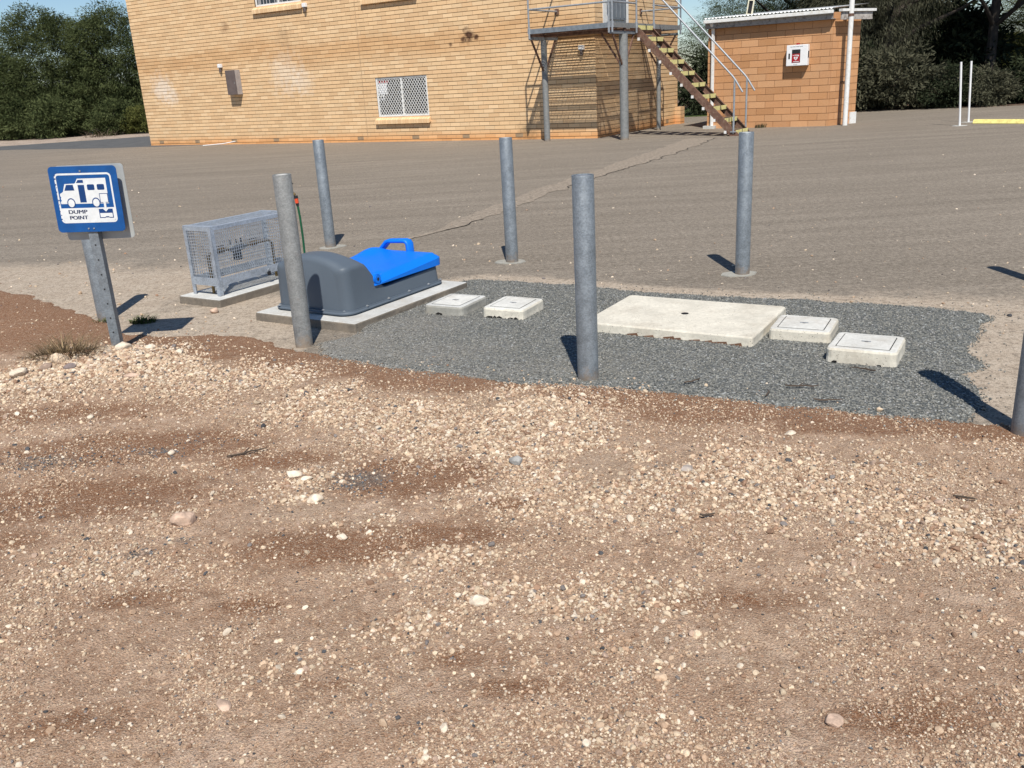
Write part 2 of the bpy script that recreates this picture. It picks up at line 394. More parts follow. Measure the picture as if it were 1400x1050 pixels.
set_attr(dirt, 'red', np.clip(1.25*blobs(X, Y, REDS) + .75*sstep(.55, .05, dirt_side(X, Y)) - .30*blobs(X, Y, WHITE), 0, 1))
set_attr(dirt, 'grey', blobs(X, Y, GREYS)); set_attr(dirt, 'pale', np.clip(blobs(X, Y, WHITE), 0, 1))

# --- sealed yard
def yard_mat():
    t = NT('sealed_yard')
    sand = t.attr('sand', out='Fac')
    mp = t.n('ShaderNodeMapping'); mp.inputs['Scale'].default_value = (.16, 1.5, 1); mp.inputs['Rotation'].default_value = (0, 0, R(-4)); t.link(t.coord, mp.inputs[0])
    n1 = t.noise(.5, 5, .6); n2 = t.noise(1.6, 6, .65, .3, vec=mp.outputs[0]); n3 = t.noise(7, 5, .7)
    n4 = t.noise(70, 4, .75); n5 = t.noise(210, 3, .7)
    col = t.ramp(n2, [(.34, (.200, .168, .132)), (.5, (.265, .224, .178)), (.66, (.325, .278, .222))])
    col = t.mix(t.ramp(n1, [(.42, 0.), (.65, .5)]), col, (.222, .188, .148))
    col = t.mix(t.ramp(n3, [(.3, .35), (.6, 0.)]), col, (.14, .115, .09))
    sn = t.ramp(t.math('ADD', sand, t.math('MULTIPLY', t.math('SUBTRACT', t.noise(5, 5, .7), .5), .9)), [(.30, 0.), (.75, 1.)])
    sc2 = t.ramp(t.noise(6, 5, .7), [(.3, (.46, .36, .265)), (.7, (.60, .50, .39))])
    col = t.mix(t.math('MULTIPLY', sn, .85), col, sc2)
    far = t.ramp(n4, [(.34, .75), (.5, 0.)])
    col = t.mix(far, col, (.075, .064, .052)); col = t.mix(t.ramp(n4, [(.52, 0.), (.68, .55)]), col, (.40, .34, .27))
    col = t.mix(t.ramp(n5, [(.36, .6), (.5, 0.)]), col, (.08, .07, .055)); col = t.mix(t.ramp(n5, [(.56, 0.), (.7, .5)]), col, (.45, .40, .33))
    n6 = t.noise(24, 6, .85); col = t.mix(t.ramp(n6, [(.40, .55), (.50, 0.)]), col, (.095, .082, .066)); col = t.mix(t.ramp(n6, [(.52, 0.), (.62, .45)]), col, (.40, .35, .285))
    t.base(col); t.setp(.92, 0, .2)
    t.bump(t.math('ADD', t.math('MULTIPLY', n4, .8), n5), .6, .004)
    return t.m
xs = np.concatenate([[-300, -150, -80, -50], np.arange(-40, -6, 1.0), np.arange(-6, 4.5, .05), np.arange(4.5, 31, 1.0), [50, 80, 150, 300]])
ys = np.concatenate([[-60, -30, -15, -6, -2, 0, 1.5], np.arange(2.5, 12, .05), np.arange(12, 46, 1.0)])
yard, X, Y = grid_mesh('sealed_yard', xs, ys, lambda x, y: np.zeros_like(x), yard_mat()); tag(yard, kind='structure')
bd = -poly_sd(X, Y, BED)   # distance outside the bed
near_edge = sstep(1.5, .0, -(edge_y(X)-Y)) * (X < -1.2)
sand = .62*near_edge + .85*blobs(X, Y, [(-2.9, 7.3, 1.1, .8), (-1.7, 6.0, .5, .45), (-2.1, 5.75, .4, .3), (2.75, 4.2, .6, .9), (2.3, 3.6, .5, .5), (-3.9, 7.9, .8, .6, .8)]) + .75*sstep(.28, .02, bd)*(Y > 3.5)*(X > -.9) + .35*sstep(1.0, .0, bd)*(Y > 4)*(X > -.9)
set_attr(yard, 'sand', np.clip(sand, 0, 1.1))

# --- far ground, verge, road, grass (thin sheets, 4 mm steps)
g = simple('far_ground', (.20, .15, .10), .95, var=.3, vscale=.4)
pymesh('far_ground', [(-900, -900, -.3), (900, -900, -.3), (900, 1200, -.3), (-900, 1200, -.3)], [(0, 1, 2, 3)], g).__setitem__('kind', 'structure')
t = NT('verge_dirt'); t.base(t.mix(t.ramp(t.noise(1.5, 6, .75), [(.35, .8), (.6, 0.)]), t.ramp(t.noise(12, 5, .8), [(.3, (.27, .21, .16)), (.7, (.58, .48, .40))]), (.20, .15, .11))); t.setp(.95, 0, .1); t.bump(t.noise(9, 5), .6, .05); M['verge'] = t.m
t = NT('brown_litter'); t.base(t.ramp(t.noise(3, 6, .8), [(.35, (.07, .045, .03)), (.55, (.16, .11, .08)), (.75, (.36, .28, .22))])); t.setp(.95, 0, .1); t.bump(t.noise(9, 5), .6, .05); M['litter'] = t.m
t = NT('road_asphalt'); t.base(t.mix(t.ramp(t.noise(40, 3, .7), [(.5, 0.), (.75, .5)]), t.ramp(t.noise(2, 5, .7), [(.3, (.075, .075, .075)), (.7, (.12, .12, .118))]), (.22, .22, .21))); t.setp(.9, 0, .2); M['road'] = t.m
def sheet(name, poly, z, mat, th=.02, wob=.12, step=.5, kind='structure', seed=0):
    P = []
    for i in range(len(poly)):
        a = Vector(poly[i]).to_2d() if len(poly[i]) > 2 else Vector(poly[i]); b = Vector(poly[(i+1) % len(poly)])
        n = max(1, int((b-a).length/step))
        for k in range(n):
            q = a.lerp(b, k/n); P.append((q.x + (float(vnoise(q.x*2, q.y*2, seed+1))-.5)*wob*2, q.y + (float(vnoise(q.x*2, q.y*2, seed+9))-.5)*wob*2))
    o = MB().prism(P, z-th, z).build(name, mat); return tag(o, kind=kind)
sheet('dirt_verge', [(-60, 50), (-26.0, 36.2), (-19.9, 37.1), (-14.6, 39.0), (-8, 41), (4, 44), (4, 80), (-60, 100)], .004, M['verge'], wob=.25, step=1)
sheet('road', [(-60, 44), (-23, 33.6), (-17.8, 33.6), (-13, 30.6), (-9.0, 28.9), (-6, 33), (-6, 41.5), (-14.4, 38.6), (-19.9, 36.8), (-26, 35.9), (-60, 49)], .008, M['road'], wob=.12, step=1)
sheet('leaf_litter', [(9.6, 28.0), (10.9, 27.0), (12.8, 25.9), (14.5, 25.2), (17, 23.8), (30, 16), (60, 40), (20, 60), (4, 60), (4, 40)], .012, M['litter'], wob=.3, step=.7)
t = NT('lawn'); t.base(t.ramp(t.noise(6, 5, .7), [(.3, (.035, .06, .015)), (.7, (.09, .12, .04))])); t.setp(.9, 0, .2); M['lawn'] = t.m
sheet('grass_strip', [(4.6, 29.6), (7.4, 28.9), (9.0, 29.6), (9, 36), (4, 36)], .016, M['lawn'], wob=.1, step=.5)

# --- old service trench strip with its crack
t = NT('trench_fill'); t.base(t.ramp(t.noise(20, 7, .88), [(.38, (.13, .108, .085)), (.5, (.265, .22, .172)), (.62, (.38, .325, .26))])); t.setp(.92, 0, .2); t.bump(t.noise(80, 4), .5, .004); M['trench'] = t.m
def band(name, L, Rr, z, mat, jit=.03, seed=3):
    L = [Vector(p) for p in L]; Rr = [Vector(p) for p in Rr]
    def resample(P, n):
        d = [0]
        for a, b in zip(P, P[1:]): d.append(d[-1]+(b-a).length)
        out = []
        for k in range(n):
            s_ = d[-1]*k/(n-1); i = 0
            while i < len(P)-2 and d[i+1] < s_: i += 1
            out.append(P[i].lerp(P[i+1], (s_-d[i])/(d[i+1]-d[i]+1e-9)))
        return out
    n = 240; A = resample(L, n); B = resample(Rr, n); V = []; F = []
    for k in range(n):
        for q, s_ in ((A[k], 0), (B[k], 50)):
            V.append((q.x+(float(fbm(q.x, q.y, 3, 3, seed+s_))-.5)*jit*4, q.y+(float(fbm(q.x, q.y, 3, 3, seed+7+s_))-.5)*jit*4, z))
    F = [(2*k, 2*k+1, 2*k+3, 2*k+2) for k in range(n-1)]
    return tag(pymesh(name, V, F, mat), kind='structure'), V[1::2]
Lh = [(-1.12, 8.48), (-.78, 8.97), (-.40, 10.02), (.34, 11.83), (1.55, 14.4), (3.0, 17.5), (4.1, 19.9)]
Rh = [(-.95, 8.55), (-.60, 8.97), (.05, 10.29), (.73, 11.8), (1.89, 14.2), (3.55, 17.18), (4.6, 19.6)]
_, cr = band('trench_strip', Lh, Rh, .004, M['trench'], jit=.06)
V = []
for k, (x, y, z) in enumerate(cr):
    w = .0015 + .007*float(vnoise(k*.35, 3.1, 4)); w *= 1 if k > 12 else .3; V += [(x-w, y, .0065), (x+w, y-w*.4, .0065)]
tag(pymesh('ground_crack', V, [(2*k, 2*k+1, 2*k+3, 2*k+2) for k in range(len(cr)-1) if vnoise(k*.06, 8, 2) > .50], M['dark']), kind='structure')

# --- blue-grey screenings bed
def bed_mat():
    t = NT('screenings'); c = t.n('ShaderNodeSeparateColor'); t.link(t.voro(115, out='Color'), c.inputs[0])
    col = t.ramp(c.outputs[0], [(0., (.085, .092, .091)), (.4, (.155, .156, .143)), (.75, (.228, .227, .206)), (.93, (.34, .35, .335))], 'CONSTANT')
    dust = t.attr('dust', out='Fac')
    col = t.mix(t.math('MULTIPLY', dust, t.ramp(t.noise(6, 4, .7), [(.3, .4), (.7, .95)])), col, (.25, .235, .21))
    t.base(col); t.setp(.9, 0, .25); t.bump(t.voro(115), -.8 if False else .8, .006); return t.m
def bed_z(x, y):
    s = poly_sd(x, y, BED) + (fbm(x, y, 6, 4, 21)-.5)*.10 + (fbm(x, y, 30, 2, 22)-.5)*.04
    k = sstep(-.04, .05, s)
    return k*(.016 + (fbm(x, y, 5, 3, 23)-.5)*.012 + (fbm(x, y, 60, 2, 24)-.5)*.006) + (1-k)*(-.03)
bed, X, Y = grid_mesh('gravel_bed', np.arange(-1.4, 3.0, .018), np.arange(3.1, 6.9, .02), bed_z, bed_mat()); tag(bed, kind='structure')
dust = blobs(X, Y, [(-.95, 5.0, .35, .4, .9), (-.6, 5.3, .3, .3, .6), (-.55, 4.7, .5, .25, .6), (.1, 4.3, .6, .2, .35)]); set_attr(bed, 'dust', dust)

# ------------------------------------------------------------------ scattered stones (geometry-node instances, one "stuff" object each)
def stone_mesh(name, seed, mat, sub=1, flat=.6, jag=.22):
    rng = random.Random(seed); bm = bmesh.new(); bmesh.ops.create_icosphere(bm, subdivisions=sub, radius=.5)
    ax = (rng.uniform(.8, 1.15), rng.uniform(.65, 1.0), flat*rng.uniform(.8, 1.2))
    cuts = [(Vector((rng.uniform(-1, 1), rng.uniform(-1, 1), rng.uniform(-1, 1))).normalized(), rng.uniform(.26, .42)) for _ in range(8)]
    for v in bm.verts:
        for o_, c_ in cuts:
            dd = v.co.dot(o_)
            if dd > c_: v.co -= o_*(dd-c_)
        k = 1.12 + rng.uniform(-jag, jag)*.35; v.co = Vector((v.co.x*ax[0], v.co.y*ax[1], v.co.z*ax[2]))*k
    me = bpy.data.meshes.new(name); bm.to_mesh(me); bm.free(); me.materials.append(mat)
    return bpy.data.objects.new(name, me)
def stone_mat(name, rough=.9):
    t = NT(name); a = t.attr('tint', 'INSTANCER')
    n = t.noise(240, 4, .7); col = t.mix(t.ramp(n, [(.35, .45), (.65, 0.)]), a, t.mix(1.0, a, (.62, .50, .40), 'MULTIPLY'))
    t.base(col); t.setp(rough, 0, .25); t.bump(n, .4, .002); return t.m
SM = stone_mat('stone_surface')
stone_col = bpy.data.collections.new('stone_shapes')
for k in range(9): stone_col.objects.link(stone_mesh('stone_shape', 40+k, SM, 2, .68, .2))
chip_col = bpy.data.collections.new('chip_shapes')
for k in range(4): chip_col.objects.link(stone_mesh('chip_shape', 60+k, SM, 0 or 1, .55, .3))
def scatter(name, P, S, tint, coll, seed=0, kind='stuff'):
    n = len(P); rng = np.random.default_rng(seed)
    me = bpy.data.meshes.new(name); me.vertices.add(n); me.vertices.foreach_set('co', np.asarray(P, np.float32).ravel())
    def A(nm, typ, arr, key):
        a = me.attributes.new(nm, typ, 'POINT'); a.data.foreach_set(key, np.asarray(arr, np.float32).ravel())
    A('size', 'FLOAT', S, 'value')
    rot = np.stack([rng.normal(0, .35, n), rng.normal(0, .35, n), rng.uniform(0, 6.28, n)], 1); A('turn', 'FLOAT_VECTOR', rot, 'vector')
    A('tint', 'FLOAT_COLOR', np.concatenate([tint, np.ones((n, 1))], 1), 'color')
    o = link(bpy.data.objects.new(name, me)); tag(o, kind=kind)
    ng = bpy.data.node_groups.new(name, 'GeometryNodeTree')
    ng.interface.new_socket('Geometry', in_out='INPUT', socket_type='NodeSocketGeometry'); ng.interface.new_socket('Geometry', in_out='OUTPUT', socket_type='NodeSocketGeometry')
    N = ng.nodes; L = ng.links; gi = N.new('NodeGroupInput'); go = N.new('NodeGroupOutput')
    ci = N.new('GeometryNodeCollectionInfo'); ci.inputs['Collection'].default_value = coll
    ci.inputs['Separate Children'].default_value = True; ci.inputs['Reset Children'].default_value = True
    ip = N.new('GeometryNodeInstanceOnPoints'); ip.inputs['Pick Instance'].default_value = True
    def named(nm, typ):
        q = N.new('GeometryNodeInputNamedAttribute'); q.data_type = typ; q.inputs['Name'].default_value = nm
        return [s_ for s_ in q.outputs if s_.enabled and s_.name == 'Attribute'][0]
    L.new(gi.outputs[0], ip.inputs['Points']); L.new(ci.outputs[0], ip.inputs['Instance'])
    L.new(named('size', 'FLOAT'), ip.inputs['Scale'])
    e2r = N.new('FunctionNodeEulerToRotation'); L.new(named('turn', 'FLOAT_VECTOR'), e2r.inputs[0]); L.new(e2r.outputs[0], ip.inputs['Rotation'])
    L.new(ip.outputs[0], go.inputs[0])
    md = o.modifiers.new('scatter', 'NODES'); md.node_group = ng
    return o
PAL = np.array([(.67, .545, .395), (.58, .435, .305), (.47, .33, .225), (.74, .64, .51), (.33, .21, .14), (.46, .34, .26), (.085, .088, .095), (.22, .20, .19)])
def tints(n, rng, w=(.27, .22, .15, .16, .09, .08, .012, .025), dim=1.0):
    c = PAL[rng.choice(len(PAL), n, p=np.array(w)/sum(w))]*rng.uniform(.66, 1.10, (n, 1))*dim
    return np.clip(c, 0, 1)
def in_view(x, y, pad=.35): return .45*sstep(1.5, .5, np.abs(x)-(y+.15)*.64) + .55*(np.abs(x) < (y+.15)*.64+pad)
rng = np.random.default_rng(11)
# medium pebbles follow the pale clusters
N0 = 640000; x = rng.uniform(-5.0, 4.6, N0); y = rng.uniform(1.15, 7.4, N0)
wm = blobs(x, y, WHITE); rd = blobs(x, y, REDS); cl = fbm(x, y, 3.2, 4, 31); ds = dirt_side(x, y)
dens = (.040 + .22*sstep(.46, .70, cl) + 1.9*np.clip(wm*sstep(.30, .60, cl+.16*wm), 0, 1)**1.3)*(1-.80*np.clip(rd, 0, 1)*(wm < .75))*(1-.55*sstep(.42, .05, dirt_side(x, y))*(wm < .8))
dens *= sstep(-.13, .06, ds)*in_view(x, y)*(1-.7*sstep(4.6, 7, y))
k = rng.random(N0) < dens*1.05; x, y, wm = x[k], y[k], wm[k]
S = np.exp(rng.normal(math.log(.0088), .38, len(x)))*(1+.32*np.clip(wm, 0, 1))*(1+.6*blobs(x, y, [(-2.3, 4.7, .45, .35)])); S = np.clip(S, .004, .034)
z = np.maximum(np.maximum(dirt_z(x, y), bed_z(x, y)), .001) + S*.12
scatter('pebbles', np.stack([x, y, z], 1), S, tints(len(x), rng, dim=1.0), stone_col, 1)
print('pebbles', len(x))
# fine grit near the camera
N0 = 420000; y = 1.1 + 3.6*rng.random(N0)**1.4; x = rng.uniform(-1, 1, N0)*((y+.15)*.64+.45)
cl = fbm(x, y, 5, 4, 41); ds = dirt_side(x, y); rd = blobs(x, y, REDS)
k = rng.random(N0) < (.12+.5*sstep(.4, .65, cl))*sstep(0, .1, ds)*(1-.5*np.clip(rd, 0, 1)); x, y = x[k], y[k]
S = np.clip(np.exp(rng.normal(math.log(.0062), .3, len(x))), .003, .012)*(.8+.12*y)
scatter('fine_grit', np.stack([x, y, dirt_z(x, y)+S*.1], 1), S, tints(len(x), rng, (.2, .2, .2, .08, .18, .1, .025, .02), .95), chip_col, 2)
print('grit', len(x))
# dark screenings strewn on the dirt
N0 = 60000; x = rng.uniform(-3, 2.5, N0); y = rng.uniform(1.3, 5.2, N0)
k = rng.random(N0) < np.clip(blobs(x, y, GREYS)*.9 + .004, 0, 1)*sstep(0, .1, dirt_side(x, y)); x, y = x[k], y[k]
S = rng.uniform(.005, .013, len(x)); tc = np.array([(.10, .11, .12)])*rng.uniform(.6, 1.9, (len(x), 1))
scatter('dark_screenings', np.stack([x, y, dirt_z(x, y)+S*.15], 1), S, tc, chip_col, 3)
# chips of the bed
N0 = 130000; x = rng.uniform(-1.3, 3, N0); y = rng.uniform(3.2, 6.8, N0); sd_ = poly_sd(x, y, BED) + (fbm(x, y, 6, 4, 21)-.5)*.10
k = (sd_ > -.01) | ((rng.random(N0) < .10*np.exp(sd_*12))); k &= rng.random(N0) < .62
ok = bed_z(x, y) ; x, y, zz, sd_ = x[k], y[k], np.maximum(ok[k], .002), sd_[k]
x, y, zz = x[:60000], y[:60000], zz[:60000]
zz = np.maximum(zz, dirt_z(x, y)); S = rng.uniform(.006, .0125, len(x)); b = rng.random((len(x), 1))
db = blobs(x, y, [(-.95, 5.0, .35, .4, .9), (-.6, 5.3, .3, .3, .6), (-.55, 4.7, .5, .25, .6), (.1, 4.3, .6, .2, .35)])[:, None]*.6
tc = np.array([(.100, .108, .106)])*(1-b) + np.array([(.315, .315, .285)])*b; tc = np.where(rng.random((len(x), 1)) < .03, .42, tc); tc = tc*(1-db) + np.array([(.27, .25, .22)])*db
scatter('screenings_chips', np.stack([x, y, zz+S*.2], 1), S, tc, chip_col, 4)
# loose pebbles on the sealed yard
N0 = 9000; y = 4.5 + 17*rng.random(N0)**1.6; x = rng.uniform(-1, 1, N0)*(y*.66+.3)
k = (dirt_side(x, y) < 0) & (rng.random(N0) < .35*np.exp(-np.abs(edge_y(x)-y)*.30) + .04) & (poly_sd(x, y, BED) < 0); x, y = x[k], y[k]
S = np.clip(np.exp(rng.normal(math.log(.013), .4, len(x))), .006, .04)
scatter('loose_pebbles', np.stack([x, y, S*.15], 1), S, tints(len(x), rng, (.35, .2, .1, .3, .05, .1, .05, .05)), stone_col, 5)

# ------------------------------------------------------------------ single rocks
RM = {}
def rock(x, y, s, col, label, seed, flat=.6, grp=None, elong=1.2):
    key = tuple(col)
    if key not in RM: RM[key] = simple('rock_surface', col, .9, 0, .2, .3, 40, 130, .7)
    r = random.Random(seed); bm = bmesh.new(); bmesh.ops.create_icosphere(bm, subdivisions=3, radius=.5)
    offs = [Vector((r.uniform(-1, 1), r.uniform(-1, 1), r.uniform(-.7, 1))).normalized() for _ in range(9)]; cut = [r.uniform(.32, .45) for _ in offs]
    for v in bm.verts:
        for o_, c_ in zip(offs, cut):
            d = v.co.dot(o_)
            if d > c_: v.co -= o_*(d-c_)*.9
        v.co = Vector((v.co.x*elong, v.co.y*.85, v.co.z*flat))*s*1.15
        v.co += Vector((r.uniform(-1, 1), r.uniform(-1, 1), r.uniform(-1, 1)))*s*.008
    for f in bm.faces: f.smooth = False
    me = bpy.data.meshes.new('rock'); bm.to_mesh(me); bm.free(); me.materials.append(RM[key])
    o = link(bpy.data.objects.new('rock', me)); z = float(dirt_z(np.array([x]), np.array([y]))[0]); z = max(z, 0.002)
    o.location = (x, y, z + s*flat*.28); o.rotation_euler = (r.uniform(-.15, .15), r.uniform(-.15, .15), r.uniform(0, 6.28)); tag(o, label, 'rock', grp); return o
CR = (.64, .54, .42); PK = (.50, .36, .27); BR = (.22, .13, .09); GY = (.16, .16, .165)
for a in [(-1.15, 2.77, .070, PK, 'broken brown rock with a shadowed face, alone on the bare dirt at left', .75), (-.72, 2.87, .046, CR, 'round cream stone just below the dark gravel patch', .7), (-2.60, 4.53, .085, CR, 'large flat cream stone at the front of the pile by the dry tuft', .5),
          (-2.76, 4.50, .055, CR, 'squarish cream stone at the far left end of the pile', .6), (-2.47, 4.72, .075, (.60, .47, .34), 'cream rock leaning in the dry tuft beside the sign post', .8), (-2.50, 4.62, .06, (.30, .22, .17), 'brown rock tucked under the dry grass tuft', .7), (-2.20, 4.92, .07, CR, 'pale rock heaped just left of the sign post foot', .8),
          (-2.36, 4.60, .055, (.20, .16, .15), 'dark brown rock in the middle of the pale pile', .7), (-2.05, 4.93, .055, CR, 'cream stone heaped against the foot of the dump point sign post', .5), (-1.86, 4.85, .05, CR, 'cream stone to the right of the sign post foot', .6), (-1.98, 4.46, .06, PK, 'flat tan rock at the lower edge of the stone pile', .4),
          (-.13, 2.18, .048, CR, 'cream wedge-shaped rock low in the middle of the dirt', .6), (-.85, 3.12, .05, CR, 'larger of the cream stones left of the dark gravel patch', .55), (-.79, 3.07, .035, CR, 'smaller cream stone touching the dark gravel patch on its left', .6), (.36, 2.61, .028, CR, 'small round cream stone in the right centre of the dirt', .8),
          (-.58, 2.59, .030, CR, 'small cream stone on the red dirt below the dark gravel patch', .6), (1.09, 3.26, .040, CR, 'flat white stone below the twigs at the edge of the gravel bed', .4), (-1.42, 3.42, .034, CR, 'cream stone in the grey gravel smear at left', .6), (-1.97, 3.92, .035, CR, 'cream stone alone on the dirt below the stone pile', .6),
          (.62, 2.97, .045, (.36, .31, .27), 'grey-brown stone in the pale gravel right of centre', .5), (.0, 3.12, .05, (.33, .32, .30), 'grey stone at the left of the wide pale gravel patch', .7), (-2.02, 6.02, .06, PK, 'tan stone on the sand in front of the cage slab', .7), (1.52, 2.26, .045, CR, 'cream rock at the right edge among the gravel ridge', .6),
          (.67, 1.62, .04, PK, 'tan stone in the dirt low at the right', .4), (-.73, 1.78, .035, PK, 'half-buried tan stone low at the left', .4)]:
    x_, y_, s_, c_, lb, fl = a; rock(x_, y_, s_, c_, lb, int(x_*1000+y_*77), fl)

# twigs
for i, (x_, y_, L_, a_, lb) in enumerate([(.61, 2.59, .05, .1, 'short dark twig lying alone in the middle gravel'), (1.31, 3.79, .15, -.15, 'long thin twig lying across the edge of the blue-grey gravel'), (1.66, 3.98, .12, 2.4, 'thin curved twig on the gravel bed below the right-hand lid'), (.85, 3.95, .10, .5, 'twig at the gravel edge right of the centre bollard'),
                                          (-1.09, 3.36, .16, .4, 'branching dry twig on the dirt left of centre'), (1.14, 3.73, .09, 1.2, 'upright bit of twig at the gravel edge'), (1.36, 3.60, .12, -.2, 'twig on the red dirt below the gravel edge'), (1.46, 2.62, .07, -.5, 'dark twig in the gravel near the right edge')]):
    b = MB(); r = random.Random(i); P = []; 
    for k in range(6):
        f_ = k/5-.5; P.append((f_*L_, .25*L_*f_*f_ + r.uniform(-.003, .003), .004+r.uniform(0, .006)))
    b.tube(P, [.0035, .004, .004, .0035, .003, .002], 6)
    if i in (4, 1): b.tube([P[2], (P[2][0]+.03, P[2][1]+.035, .012)], [.003, .0015], 5); b.tube([P[3], (P[3][0]+.03, P[3][1]-.03, .01)], [.0025, .0012], 5)
    o = b.build('twig', M['twig']); z_ = max(float(dirt_z(np.array([x_]), np.array([y_]))[0]), float(bed_z(np.array([x_]), np.array([y_]))[0])); o.location = (x_, y_, z_+.006); o.rotation_euler = (0, 0, a_); tag(o, lb, 'twig')

# grass tufts
def tuft(name, x, y, z, n, h, rad, cols, label, cat, seed, lean=.6, w=.004, droop=1.0):
    r = random.Random(seed); V = []; F = []; C = []
    for i in range(n):
        a = r.uniform(0, 6.28); rr = rad*math.sqrt(r.random()); bx, by = rr*math.cos(a)*1.2, rr*math.sin(a)*.8; hh = h*r.uniform(.45, 1.1)*(1.1-.5*rr/rad)
        da = a + r.uniform(-1.2, 1.2); le = lean*hh*r.uniform(.2, 1.2); ww = w*r.uniform(.6, 1.3); pa = da+1.57
        c = cols[r.randrange(len(cols))]; k_ = r.uniform(.7, 1.2); c = tuple(q*k_ for q in c); base = len(V)
        for s_ in range(4):
            f_ = s_/3; px = bx + math.cos(da)*le*f_**1.6; py = by + math.sin(da)*le*f_**1.6; pz = hh*(f_ - .35*droop*f_**3)
            ws = ww*(1-.85*f_); V += [(px-math.cos(pa)*ws, py-math.sin(pa)*ws, pz), (px+math.cos(pa)*ws, py+math.sin(pa)*ws, pz)]
        for s_ in range(3): F.append((base+2*s_, base+2*s_+1, base+2*s_+3, base+2*s_+2)); C.append(c)
    t = NT(name+'_blades'); t.base(t.attr('Col')); t.setp(.8, 0, .2)
    o = npmesh(name, V, F, t.m, col=C); o.location = (x, y, z); return tag(o, label, cat)
tuft('dry_grass_tuft', -2.50, 4.86, .03, 1000, .24, .145, [(.22, .15, .085), (.30, .215, .12), (.13, .09, .05), (.10, .075, .04)], 'dry brown grass tuft on the stone pile left of the sign post', 'grass tuft', 3, 1.0, .0022)
tuft('dry_grass_tuft', -2.74, 4.62, .01, 90, .08, .16, [(.20, .15, .08), (.13, .10, .05)], 'low scatter of dry straw left of the stone pile', 'grass tuft', 4, 1.6)
tuft('green_weed', -2.45, 5.86, .0, 220, .07, .075, [(.05, .085, .02), (.09, .12, .03), (.12, .10, .05)], 'small green weed at the foot of the post behind the sign', 'weed', 5, 1.0)
tuft('green_weed', -2.74, 5.90, .0, 60, .05, .07, [(.06, .08, .03), (.12, .10, .05)], 'thin weed in front of the post behind the sign', 'weed', 6, 1.0)

# ================================================================== BOLLARDS
def bollard(x, y, label, foot=True, mat='galv', rot=0., h=.985, grp='galvanised bollards round the dump point', capm='conc_white'):
    t = empty('bollard', (x, y, 0), rot, label, 'bollard', grp)
    n = 40; b = MB(); b.lathe([(.0508, -.05), (.0508, h-.003), (.0495, h), (.0455, h), (.0450, h-.004)], n); b.F.pop()
    b.build('pipe', M[mat], t, smooth=True)
    c = MB().lathe([(.0452, h-.02), (.0452, h-.005), (.030, h-.002), (.0, h-.001)], n); c.F.pop(); c.build('cap', M[capm], t, smooth=True)
    b = MB(); b.bar((.0505, 0, 0), (.0505, 0, h-.01), .004, .003); b.build('weld_seam', M[mat], t)
    if foot:
        P = [((.12+.02*float(vnoise(k, x*9, 5)))*math.cos(k*math.pi/9), (.085+.02*float(vnoise(k, y*7, 6)))*math.sin(k*math.pi/9)) for k in range(18)]
        MB().prism([(p[0]+.02, p[1]-.01) for p in P], -.02, .006).build('footing', M['conc_mid'], t, bevel=.004)
    return t
bollard(.373, 4.121, 'bollard in front of the large concrete slab, nearest the centre of the gravel edge', False, rot=2.2, capm='galv')
bollard(-1.202, 5.046, 'bollard in front of the grey dump unit, its shadow falling up the unit', False, 'galv_old', 1.1)
bollard(-1.643, 8.461, 'bollard far behind the grey dump unit', True, rot=.4)
bollard(.059, 7.221, 'bollard at the far edge of the gravel bed, right of the blue lid', True, rot=2.9)
bollard(1.696, 6.287, 'bollard at the far right of the gravel bed, standing below the foot of the stairs', True, rot=3.3)
bollard(1.975, 3.175, 'bollard cut off by the right edge of the picture', False, 'galv', 4.4)
bollard(3.42, 5.30, 'bollard beyond the right edge whose shadow tip shows on the yard', True)
bollard(-2.762, 6.0, 'bollard hidden behind the dump point sign, only its lower half showing', False, rot=.2)

# ================================================================== DUMP POINT SIGN
sg = empty('dump_point_sign', (-2.298, 5.075, 0), 0, 'blue and white DUMP POINT sign on a drilled steel channel post', 'sign')
b = MB(); b.box(-.027, .027, -.024, -.020, -.08, .86); b.box(-.027, -.023, -.020, .024, -.08, .86); b.box(.023, .027, -.020, .024, -.08, .86)
b.build('post', M['galv'], sg, bevel=.0015)
for k in range(9):
    z_ = .06+k*.085; MB().tube([(0, -.0246, z_), (0, -.0235, z_)], .0052, 10).build('bolt_hole', M['black'], sg)
plate = MB().prism(rrect(-.187, .185, -.181, .178, .022), -.002, .002, 'y').build('sign_plate', M['sign_blue'], sg, bevel=.0006)
plate.location = (.009, -.031, .912); plate.rotation_euler = (0, R(1.6), 0)
def art(name, poly, lift, m, parent=plate):
    return MB().prism(poly, -.002-lift, -.002-lift+.0004, 'y').build(name, M[m], parent)
def ring(out, inn, lift, m, name):
    n = len(out); V = [(x, -.002-lift, z) for x, z in out]+[(x, -.002-lift, z) for x, z in inn]
    return pymesh(name, V, [(i, (i+1) % n, n+(i+1) % n, n+i) for i in range(n)], M[m], plate)
ring(rrect(-.159, .151, -.130, .141, .022), rrect(-.150, .142, -.121, .131, .014), .0004, 'sign_white', 'white_border')
art('white_band', [(-.152, -.048), (.144, -.048), (.144, -.108), (.130, -.123), (-.138, -.123), (-.152, -.108)], .0005, 'sign_white')
art('motorhome', [(-.109, .084), (-.056, .085), (-.050, .088), (-.036, .111), (.119, .112), (.118, -.026), (-.145, -.024), (-.145, -.012), (-.139, -.006), (-.143, .004), (-.139, .012), (-.143, .020), (-.143, .031), (-.132, .037), (-.124, .042)], .0005, 'sign_white')
